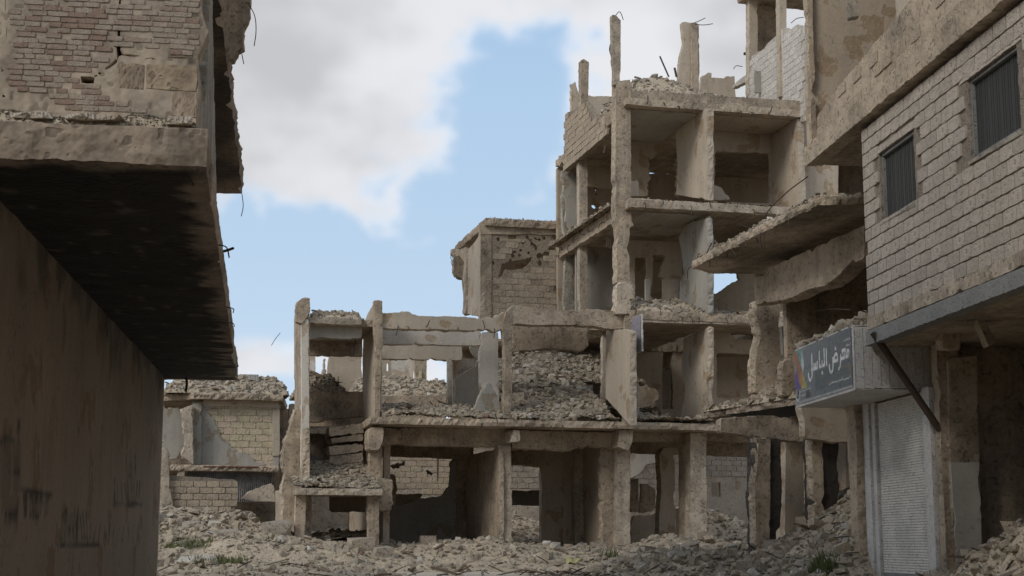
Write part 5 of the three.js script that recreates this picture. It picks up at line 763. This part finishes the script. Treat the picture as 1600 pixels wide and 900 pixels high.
// ---------------------------------------------------------------- shop sign box
function canvasTex(w, h, draw) { const c = document.createElement('canvas'); c.width = w; c.height = h; draw(c.getContext('2d'), w, h); const t = new THREE.CanvasTexture(c); t.colorSpace = THREE.SRGBColorSpace; return t; }
function scrawl(g, x0, x1, y, s, rd) { g.beginPath(); let x = x1; g.moveTo(x, y); while (x > x0) { const w = s * (0.5 + rd()), k = rd(); if (k < 0.25) { g.lineTo(x, y - s * 1.3); g.moveTo(x, y); g.lineTo(x - w * 0.5, y); } else if (k < 0.5) g.quadraticCurveTo(x - w * 0.5, y - s * 0.9, x - w, y); else if (k < 0.7) g.quadraticCurveTo(x - w * 0.4, y + s * 0.8, x - w, y + s * 0.3); else g.lineTo(x - w, y); x -= w; if (rd() < 0.15) { x -= s * 0.5; } g.moveTo(x, y); } g.stroke(); }
{
  const { v0, v1, y0, y1 } = SG, wd = v1 - v0, ht = y1 - y0, sg = thing('shop_sign', 'boxed shop sign with white Arabic lettering on grey blue and a coloured chevron emblem', 'sign', R.W(0.4, y0, (v0 + v1) / 2));
  const t = canvasTex(1024, 320, (g, w, h) => {
    const rd = rng(12); const gr = g.createLinearGradient(0, 0, w, 0); gr.addColorStop(0, '#96999b'); gr.addColorStop(0.3, '#7b8185'); gr.addColorStop(1, '#696f73'); g.fillStyle = gr; g.fillRect(0, 0, w, h);
    g.fillStyle = '#5d6a70'; g.fillRect(0.38 * w, 0.52 * h, 0.6 * w, 0.34 * h); for (let i = 0; i < 60; i++) { g.fillStyle = ['#75736a', '#6a6f6e', '#85786a', '#55636a'][i % 4]; g.globalAlpha = 0.5; g.fillRect((0.38 + 0.58 * rd()) * w, (0.52 + 0.3 * rd()) * h, 40 + 120 * rd(), 5 + 12 * rd()); } g.globalAlpha = 1;
    const poly = (c, p) => { g.fillStyle = c; g.beginPath(); p.forEach(([x, y], i) => (i ? g.lineTo(x, y) : g.moveTo(x, y))); g.fill(); };
    poly('#a9745c', [[0, 20], [60, 10], [130, 120], [90, 190], [0, 60]]); poly('#6fa39a', [[60, 10], [150, 8], [135, 90], [110, 100]]); poly('#d9dcdd', [[150, 14], [185, 90], [165, 160], [128, 100]]); poly('#6b5a9c', [[0, 150], [40, 120], [110, 215], [120, 235], [10, 240]]); poly('#c08a52', [[90, 190], [130, 120], [160, 165], [120, 235]]); poly('#c4b764', [[165, 160], [225, 235], [140, 240], [120, 235]]); poly('#8a6a9a', [[40, 120], [90, 190], [110, 215], [70, 200]]);
    g.strokeStyle = '#eef0f0'; g.lineCap = 'round'; g.lineJoin = 'round'; g.lineWidth = 21;
    const S = (f) => { g.beginPath(); f(); g.stroke(); };
    // meem ain ra dad
    g.lineWidth = 19; S(() => { g.arc(966, 132, 15, 0, 6.3); }); S(() => { g.moveTo(966, 148); g.lineTo(850, 148); }); S(() => { g.moveTo(903, 146); g.lineTo(926, 108); g.lineTo(874, 108); g.lineTo(897, 146); }); S(() => { g.moveTo(846, 130); g.quadraticCurveTo(846, 190, 806, 198); });
    S(() => { g.moveTo(712, 148); g.lineTo(790, 148); g.quadraticCurveTo(800, 110, 765, 112); g.quadraticCurveTo(735, 118, 726, 146); }); S(() => { g.moveTo(716, 128); g.quadraticCurveTo(720, 200, 680, 202); g.quadraticCurveTo(648, 200, 650, 160); }); g.fillStyle = '#eef0f0'; g.fillRect(752, 70, 24, 20);
    // alef lam ba alef seen lam
    S(() => { g.moveTo(604, 66); g.lineTo(604, 150); }); S(() => { g.moveTo(566, 60); g.lineTo(566, 148); g.lineTo(478, 148); g.lineTo(478, 66); }); S(() => { g.moveTo(522, 124); g.lineTo(522, 148); }); g.fillRect(510, 176, 24, 20);
    S(() => { g.moveTo(436, 118); g.lineTo(436, 148); g.lineTo(330, 148); }); S(() => { g.moveTo(406, 122); g.lineTo(406, 148); }); S(() => { g.moveTo(376, 122); g.lineTo(376, 148); }); S(() => { g.moveTo(338, 58); g.lineTo(338, 150); g.quadraticCurveTo(336, 204, 298, 204); g.quadraticCurveTo(266, 202, 268, 166); });
    g.lineWidth = 4; scrawl(g, 640, 990, 262, 11, rd); g.lineWidth = 3; scrawl(g, 90, 300, 250, 10, rd); scrawl(g, 110, 290, 278, 9, rd); g.lineWidth = 3; scrawl(g, 900, 1010, 60, 8, rd); scrawl(g, 940, 1010, 90, 7, rd);
    g.fillStyle = '#c9cbca'; g.beginPath(); g.arc(46, 272, 40, 0, 6.3); g.fill(); g.fillStyle = '#2e3336'; g.beginPath(); g.arc(48, 262, 27, 0, 6.3); g.fill(); g.strokeStyle = '#c9cbca'; g.lineWidth = 7; S(() => { g.arc(58, 252, 20, 1.6, 3.6); });
    g.fillStyle = '#47525a'; g.beginPath(); g.arc(250, 300, 48, 3.14, 6.28); g.fill(); g.fillStyle = '#aeb2b2'; g.fillRect(0, 306, w, 14);
    g.globalAlpha = 0.16; for (let i = 0; i < 700; i++) { g.fillStyle = i % 2 ? '#8a7a64' : '#3c3a36'; g.beginPath(); g.arc(rd() * w, rd() * h, 2 + rd() * 14, 0, 6.3); g.fill(); } g.globalAlpha = 1;
  });
  const quad = (fr, a0, a1, b0, b1, n) => { const g = new THREE.BufferGeometry(), P4 = [fr.W(a0, b0, n), fr.W(a1, b0, n), fr.W(a1, b1, n), fr.W(a0, b1, n)]; g.setAttribute('position', new THREE.Float32BufferAttribute(P4.flatMap((p) => [p.x, p.y, p.z]), 3)); g.setAttribute('uv', new THREE.Float32BufferAttribute([0, 0, 1, 0, 1, 1, 0, 1], 2)); g.setIndex([0, 1, 2, 0, 2, 3]); g.computeVertexNormals(); return g; };
  globalThis.quad = quad;
  const pf2 = R.side(-0.11);
  const mS = mat('signFace', [0.8, 0.79, 0.77], t, null, 0, { roughness: 0.6 });
  part(sg, 'sign_face', quad(pf2, v1 - 0.03, v0 + 0.06, y0 + 0.05, y1 - 0.03, -0.012), mS);
  Q(sg, 'front_board', R.side(-0.11), rect(v0, v1, y0, y1), 'panelWhite', { t: 0.03, cell: 0.06, amp: 0.002, face: 0.001, rings: 1 });
  Q(sg, 'underside', R.flat(y0 + 0.03), rect(-0.08, 1.0, v0 + 0.01, v1 - 0.01), 'panelWhite', { t: 0.025, cell: 0.1, amp: 0.002, face: 0.004 });
  Q(sg, 'top_board', R.flat(y1), rect(-0.08, 1.2, v0 + 0.01, v1 - 0.01), 'panelWhite', { t: 0.025, cell: 0.1, amp: 0.002, face: 0.004 });
  // ribbed cheek panels, one by one
  for (let i = 0; i < 9; i++) { const a = -0.08 + i * 0.14; Q(sg, 'cheek_panel', R.front(v0 + 0.004 * (i % 2)), rect(a, a + 0.135, y0 + 0.035, (i > 6 ? y1 - 0.1 : y1 - 0.03)), 'panelWhite', { t: 0.02, cell: 0.045, amp: 0, face: 0.0015, rings: 1 }); }
  Q(sg, 'far_cheek', R.front(v1 - 0.03), rect(-0.08, 1.0, y0 + 0.035, y1 - 0.03), 'panelWhite', { t: 0.02, cell: 0.1, amp: 0.002 });
}
// ---------------------------------------------------------------- hanging blade sign on the tall ruin
{
  const s = C.side(uu(1001, -0.9)), a = s.hit(987, 525)[0], b = s.hit(1002, 525)[0], y1 = s.hit(1002, 490)[1], y0 = s.hit(1002, 549)[1];
  const g = thing('blade_sign', 'faded lilac grey sign board hanging from the second floor corner', 'sign', s.W(a, y0));
  const t = canvasTex(256, 512, (c, w, h) => { c.fillStyle = '#8f8a93'; c.fillRect(0, 0, w, h); const rd = rng(5); c.strokeStyle = '#5d5964'; c.lineWidth = 5; scrawl(c, 40, 210, 120, 26, rd); scrawl(c, 60, 200, 200, 26, rd); c.lineWidth = 4; scrawl(c, 40, 210, 290, 16, rd); c.fillStyle = '#74707a'; c.fillRect(70, 440, 110, 30); c.globalAlpha = 0.15; for (let i = 0; i < 120; i++) { c.fillStyle = i % 2 ? '#a99b86' : '#55504c'; c.beginPath(); c.arc(rd() * w, rd() * h, 2 + rd() * 16, 0, 6.3); c.fill(); } });
  Q(g, 'board', s, rect(b, a, y0, y1), 'panelWhite', { t: 0.06, cell: 0.05, amp: 0.003, face: 0.002 });
  part(g, 'print', quad(s, a - 0.02, b + 0.02, y0 + 0.02, y1 - 0.02, -0.014), mat('bladeFace', [0.9, 0.9, 0.9], t, null, 0, { roughness: 0.7 }));
}
// ---------------------------------------------------------------- bent bars, wires and small litter
{
  const rb = (th, pts, r = 0.012, name = 'rebar') => rod(th, name, pts, r), Zt = 42.4;
  const w = (x, y, z) => at(x, y, z);
  rb(tall, [w(1045, 120, 43.5), w(1038, 104, 43.5), w(1031, 88, 43.5)], 0.025); rb(tall, [w(1057, 120, 43.2), w(1054, 106, 43.2)], 0.035);
  rb(tall, [w(962, 24, Zt), w(968, 18, Zt), w(974, 31, Zt)], 0.012); rb(tall, [w(1084, 36, 44.4), w(1094, 32, 44.4), w(1102, 28, 44.4)], 0.012); rb(tall, [w(1086, 38, 44.4), w(1100, 39, 44.4), w(1114, 37, 44.4)], 0.012);
  rb(tall, [w(957, 62, Zt), w(953, 76, Zt), w(955, 86, Zt)], 0.03);
  rb(upper, [w(1160, 104, 47), w(1150, 103, 47), w(1146, 108, 47)], 0.012); rb(upper, [w(1236, 36, 44), w(1245, 29, 44), w(1256, 27, 44)], 0.012); rb(upper, [w(1174, 88, 47), w(1166, 84, 47), w(1162, 84, 47)], 0.05);
  rb(mid, [w(1184, 362, 35), w(1200, 330, 34), w(1230, 300, 33), w(1262, 276, 32)], 0.014, 'cable'); rb(mid, [w(1098, 402, 38.5), w(1092, 396, 38.5), w(1090, 408, 38.5)], 0.015); rb(mid, [w(1116, 376, 38), w(1124, 384, 37.6), w(1130, 392, 37.4)], 0.03);
  rb(mid, [w(1112, 380, 38), w(1108, 388, 38), w(1104, 396, 38)], 0.02); rb(mid, [w(1256, 545, 33), w(1258, 500, 33), w(1290, 484, 31), w(1330, 484, 29)], 0.012, 'cable');
  for (const [x, y] of [[948, 372], [951, 372], [954, 374]]) rb(tall, [w(x, y, 44), w(x + 1, y + 8, 44), w(x - 1, y + 15, 44)], 0.03, 'hanging_scrap');
  rb(tall, [w(438, 520, 39.6), w(430, 530, 39.6), w(424, 540, 39.6)], 0.008); rb(tall, [w(486, 533, 40), w(492, 545, 40), w(496, 556, 40)], 0.012); rb(tall, [w(558, 520, 41), w(554, 540, 41), w(552, 556, 41)], 0.012);
  rb(hut, [w(712, 392, 50), w(706, 396, 50), w(704, 404, 50)], 0.012); rb(hut, [w(722, 436, 50), w(724, 446, 50), w(723, 454, 50)], 0.01); rb(hut, [w(708, 398, 50), w(705, 410, 50), w(707, 416, 50)], 0.01);
  rb(tall, [w(944, 240, 43.5), w(946, 232, 43.5), w(947, 228, 43.5)], 0.05, 'loose_strip'); 
  rb(shop, [w(1278, 150, 26.8), w(1284, 156, 26.6), w(1290, 160, 26.4)], 0.03, 'iron_stub');
}
{ // torn bars hanging out of the slab edges
  const r = rng(31337), fringe = (th, W0, W1, dir, n, len, rad) => { for (let i = 0; i < n; i++) { const p = W0.clone().lerp(W1, (i + r()) / n), l = len * (0.35 + r()), o = dir.clone().multiplyScalar(0.05 + 0.3 * r() * l), dx = (r() - 0.5) * 0.5 * l, up = r() < 0.35 ? 0.6 : -1; rod(th, 'rebar', [p, p.clone().add(o).add(new V3(dx * 0.3, up * 0.15 * l, 0)), p.clone().add(o).add(new V3(dx, up * l * (0.4 + 0.5 * r()), (r() - 0.5) * 0.2))], rad * (0.7 + 0.6 * r())); } };
  const back = C.V.clone().multiplyScalar(-1);
  fringe(tall, C.W(uB, S1 - 0.12, -0.72), C.W(-0.2, S1 - 0.12, -0.72), back, 12, 0.4, 0.011); fringe(tall, C.W(0.1, S4 - 0.15, -0.3), C.W(uF, S4 - 0.2, -0.3), back, 9, 0.35, 0.011); fringe(tall, C.W(0, S3 - 0.1, -0.42), C.W(uF - 0.3, S3 - 0.1, -0.34), back, 9, 0.4, 0.011); fringe(tall, C.W(0.1, S2 - 0.1, -0.24), C.W(uE + 1, S2 - 0.1, -0.24), back, 7, 0.4, 0.011);
  fringe(tall, C.W(uu(600), S2 - 0.62, 0), C.W(uC, S2 - 0.6, 0), back, 6, 0.4, 0.011); fringe(tall, C.W(-0.1, S3 - 0.2, 1), C.W(-0.1, S3 - 0.2, 6.4), C.U.clone().multiplyScalar(-1), 8, 0.4, 0.011);
  const fl = C.flat(6.85), a = fl.W(...fl.hit(1262, 325)), b = fl.W(...fl.hit(1084, 417)); fringe(mid, a, b, C.U.clone().multiplyScalar(-1), 14, 0.4, 0.011);
  fringe(hut, C.W(C.u(752, 12), 10.2, 9), C.W(C.u(752, 12), 10.2, 12.6), C.U.clone().multiplyScalar(-1), 8, 0.45, 0.011);
  fringe(over, at(324, 300, 10.9), at(368, 580, 22.5), new V3(1, 0, 0), 4, 0.12, 0.005);
}
// hollow clay-coloured bricks lying about, seen end on
function hollowBrick(pos, turn, label, w = 0.4, group) {
  const sh = new THREE.Shape([[-w / 2, 0], [w / 2, 0], [w / 2, 0.2], [-w / 2, 0.2]].map((p) => new THREE.Vector2(...p)));
  for (let i = 0; i < 3; i++) for (let j = 0; j < 2; j++) { const x = -w / 2 + w * (i + 0.5) / 3, y = 0.055 + j * 0.09, h = new THREE.Path(); h.absarc(x, y, 0.033, 0, 6.283, true); sh.holes.push(h); }
  const g = new THREE.ExtrudeGeometry(sh, { depth: 0.2, bevelEnabled: true, bevelSize: 0.006, bevelThickness: 0.006, bevelSegments: 1, curveSegments: 6 });
  const me = new THREE.Mesh(g, chunkMats[0]); me.name = numbered('hollow_brick'); me.position.copy(pos); me.rotation.set(0, turn, 0); me.castShadow = me.receiveShadow = true; me.userData = { label, category: 'brick' }; scene.add(me);
}
const onBank = (u, v) => C.W(u, H1.hh(u, v) + 0.02, v);
hollowBrick(onBank(uu(668), -0.1), 0.2, 'hollow brick on the rubble below the grey rear wall');
hollowBrick(onBank(uu(924), -0.5), 0.15, 'hollow brick lying between the brown and pale arcade columns');
hollowBrick(onBank(uu(1072), -1.2), 0.4, 'hollow brick at the foot of the lone ground floor column');
hollowBrick(C.W(uu(1036, 0.1), S4 + 0.12, 0.1), 0.1, 'hollow brick near the iron bar on the high roof'); hollowBrick(C.W(uu(1052, 0.0), S4 + 0.06, 0.0), -0.1, 'hollow brick at the very edge of the high roof');
{
  // hollow block on the parapet above the block wall
  const p = R.W(0.05, 8.44, R.side(0).hit(1448, 8)[0]); hollowBrick(p, Math.PI / 2 - 0.1, 'hollow brick resting on the parapet above the block wall');
}
// flat stones on the near ledge
{
  const ledge = { fr: L, hh: () => LS + 0.37 };
  for (const [px, s, k, l] of [[66, 0.16, 0.3, 'pale flat stone at the ledge end nearest the frame edge'], [34, 0.12, 0.35, 'small stone beside the pale flat stone on the ledge'], [130, 0.24, 0.2, 'long flat slab piece in the middle of the ledge'], [168, 0.22, 0.25, 'dark flat slab piece on the ledge under the small square hole'], [282, 0.2, 0.3, 'flat stone on the ledge near the overhang corner']]) { const u = L.front(0.06).hit(px, 180)[0]; chunk(ledge, u, 0.07, s, k, l, undefined, px % 4 === 2 ? 1 : 0, 0.05, 0.04, 'flat_stone'); }
}
// white slab pieces singled out in the lot
for (const [px, v, s, k, l, tn] of [[312, -3.2, 1.0, 0.2, 'round edged pale slab lying on the low rubble by the near wall', 3], [352, 0.6, 1.2, 0.22, 'grey flat slab lying before the yard wall mound', 2], [378, 2.2, 0.7, 0.2, 'white flat slab piece high on the mound', 3], [436, -0.8, 0.8, 0.6, 'grey boulder like chunk at the foot of the broken pier', 2], [568, -1.8, 0.7, 0.55, 'rounded concrete chunk before the little balcony post', 0], [600, -2.2, 0.55, 0.7, 'upright concrete chunk before the arcade bay', 2]]) chunk(v > 0.2 ? H2 : H1, uu(px, v), v, s, k, l, undefined, tn, 0.3, 0.12, 'slab_piece');
// scraps of cloth and plastic on the bank
function scrap(pos, s, rgb, label) { const g = new THREE.PlaneGeometry(s, s * 0.6, 8, 6), p = g.attributes.position, r = Math.floor(pos.x * 100) & 255; for (let i = 0; i < p.count; i++) p.setZ(i, (fbm(p.getX(i) * 9, p.getY(i) * 9, r, 3) - 0.5) * s * 0.7); g.rotateX(-1.2); g.computeVertexNormals(); const m = mat('scrap' + label.length + r, rgb, T.block, T.blockB, 0.01); const me = new THREE.Mesh(g, m); me.name = numbered('cloth_scrap'); me.position.copy(pos); me.userData = { label, category: 'scrap' }; me.castShadow = me.receiveShadow = true; scene.add(me); }
{ const q = (px, v, dy = 0.1) => { const u = uu(px, v); return C.W(u, H1.hh(u, v) + dy, v); };
  scrap(q(1070, -2.6), 0.5, [0.07, 0.06, 0.13], 'crumpled dark blue cloth on the bank before the lone column'); scrap(q(1078, -3.2), 0.35, [0.55, 0.48, 0.16], 'small yellow wrapper below the dark blue cloth'); scrap(q(896, -3.0), 0.4, [0.55, 0.52, 0.25], 'pale yellow bag on the bank before the arcade'); scrap(q(1040, -3.4, 0.08), 0.3, [0.08, 0.14, 0.22], 'blue plastic scrap at the street edge'); }
// corrugated sheets on the roof of the plastered house
function corr(px, py, v, w, h, lean, label) { const f = C.front(v), [a, b] = f.hit(px, py), n = 64, pos = [], uv = [], idx = []; for (let i = 0; i <= n; i++) for (let j = 0; j <= 2; j++) { const q = f.W(a + w * i / n, b - h * j / 2, Math.sin(i * 1.1) * 0.025 + lean * (2 - j)); pos.push(q.x, q.y, q.z); uv.push(w * i / n, j * h / 2); } for (let i = 0; i < n; i++) for (let j = 0; j < 2; j++) { const q = i * 3 + j; idx.push(q, q + 3, q + 1, q + 1, q + 3, q + 4); } const g = new THREE.BufferGeometry(); g.setAttribute('position', new THREE.Float32BufferAttribute(pos, 3)); g.setAttribute('uv', new THREE.Float32BufferAttribute(uv, 2)); g.setIndex(idx); g.computeVertexNormals(); solo('corrugated_sheet', g, mats.sheetPale ?? mat('sheetPale', [0.55, 0.53, 0.50], T.block, T.blockB, 0.005, { roughness: 0.6 }), label, 'metal sheet', f.W(a + w / 2, b - h)); }
corr(316, 597, 11.7, 0.8, 0.42, 0.1, 'white corrugated sheet on the house roof beside the overhang tip'); corr(376, 584, 12.2, 0.62, 0.4, 0.05, 'white corrugated sheet standing in the roof rubble');
// weeds in the lot
{
  const r = rng(909), geo = new THREE.BufferGeometry(); geo.setAttribute('position', new THREE.Float32BufferAttribute([-0.012, 0, 0, 0.012, 0, 0, 0.03, 0.13, 0.02, 0.012, 0, 0, 0.02, 0.07, 0.01, 0.03, 0.13, 0.02], 3)); geo.setAttribute('uv', new THREE.Float32BufferAttribute([0, 0, 1, 0, 0, 1, 1, 0, 1, 1, 0, 1], 2)); geo.computeVertexNormals();
  const patch = (hp, u, v, ru, rv, n, label, sc = 1) => { const org = hp.fr.W(u, hp.hh(u, v), v), im = new THREE.InstancedMesh(geo, mats.weed ?? mat('weed', [1, 1, 1], null, null, 0, { roughness: 0.9 }), n), m = new THREE.Matrix4(), q = new THREE.Quaternion(); for (let i = 0; i < n; i++) { const a = r() * 6.28, d = Math.sqrt(r()) * (0.6 + 0.4 * r()), x = u + Math.cos(a) * d * ru, z = v + Math.sin(a) * d * rv; q.setFromEuler(new THREE.Euler((r() - 0.5) * 1.2, r() * 6.28, (r() - 0.5) * 1.2)); m.compose(hp.fr.W(x, hp.hh(x, z) + 0.02, z).sub(org), q, new V3(1, 1, 1).multiplyScalar(sc * (0.6 + r()))); im.setMatrixAt(i, m); const k = 0.7 + 0.6 * r(); im.setColorAt(i, new THREE.Color().setRGB(0.11 * k, 0.125 * k, 0.045 * k)); } im.name = numbered('weeds'); im.position.copy(org); im.userData = { kind: 'stuff', label, category: 'weeds' }; im.castShadow = im.receiveShadow = true; scene.add(im); };
  patch(H1, uu(345, -3.5), -3.5, 0.8, 0.7, 700, 'low green weeds growing between the stones by the near wall'); patch(H1, uu(300, -1.6), -1.6, 0.7, 0.4, 220, 'thin weeds near the round edged slab'); patch(H4, 0.15, 3.3, 0.25, 0.5, 500, 'dry weeds at the foot of the shutter frame', 1.1);
  patch(H1, uu(960, -2.2), -2.2, 0.5, 0.25, 90, 'dry weeds on the bank before the brown column', 1.2);
}

renderer.render(scene, camera);
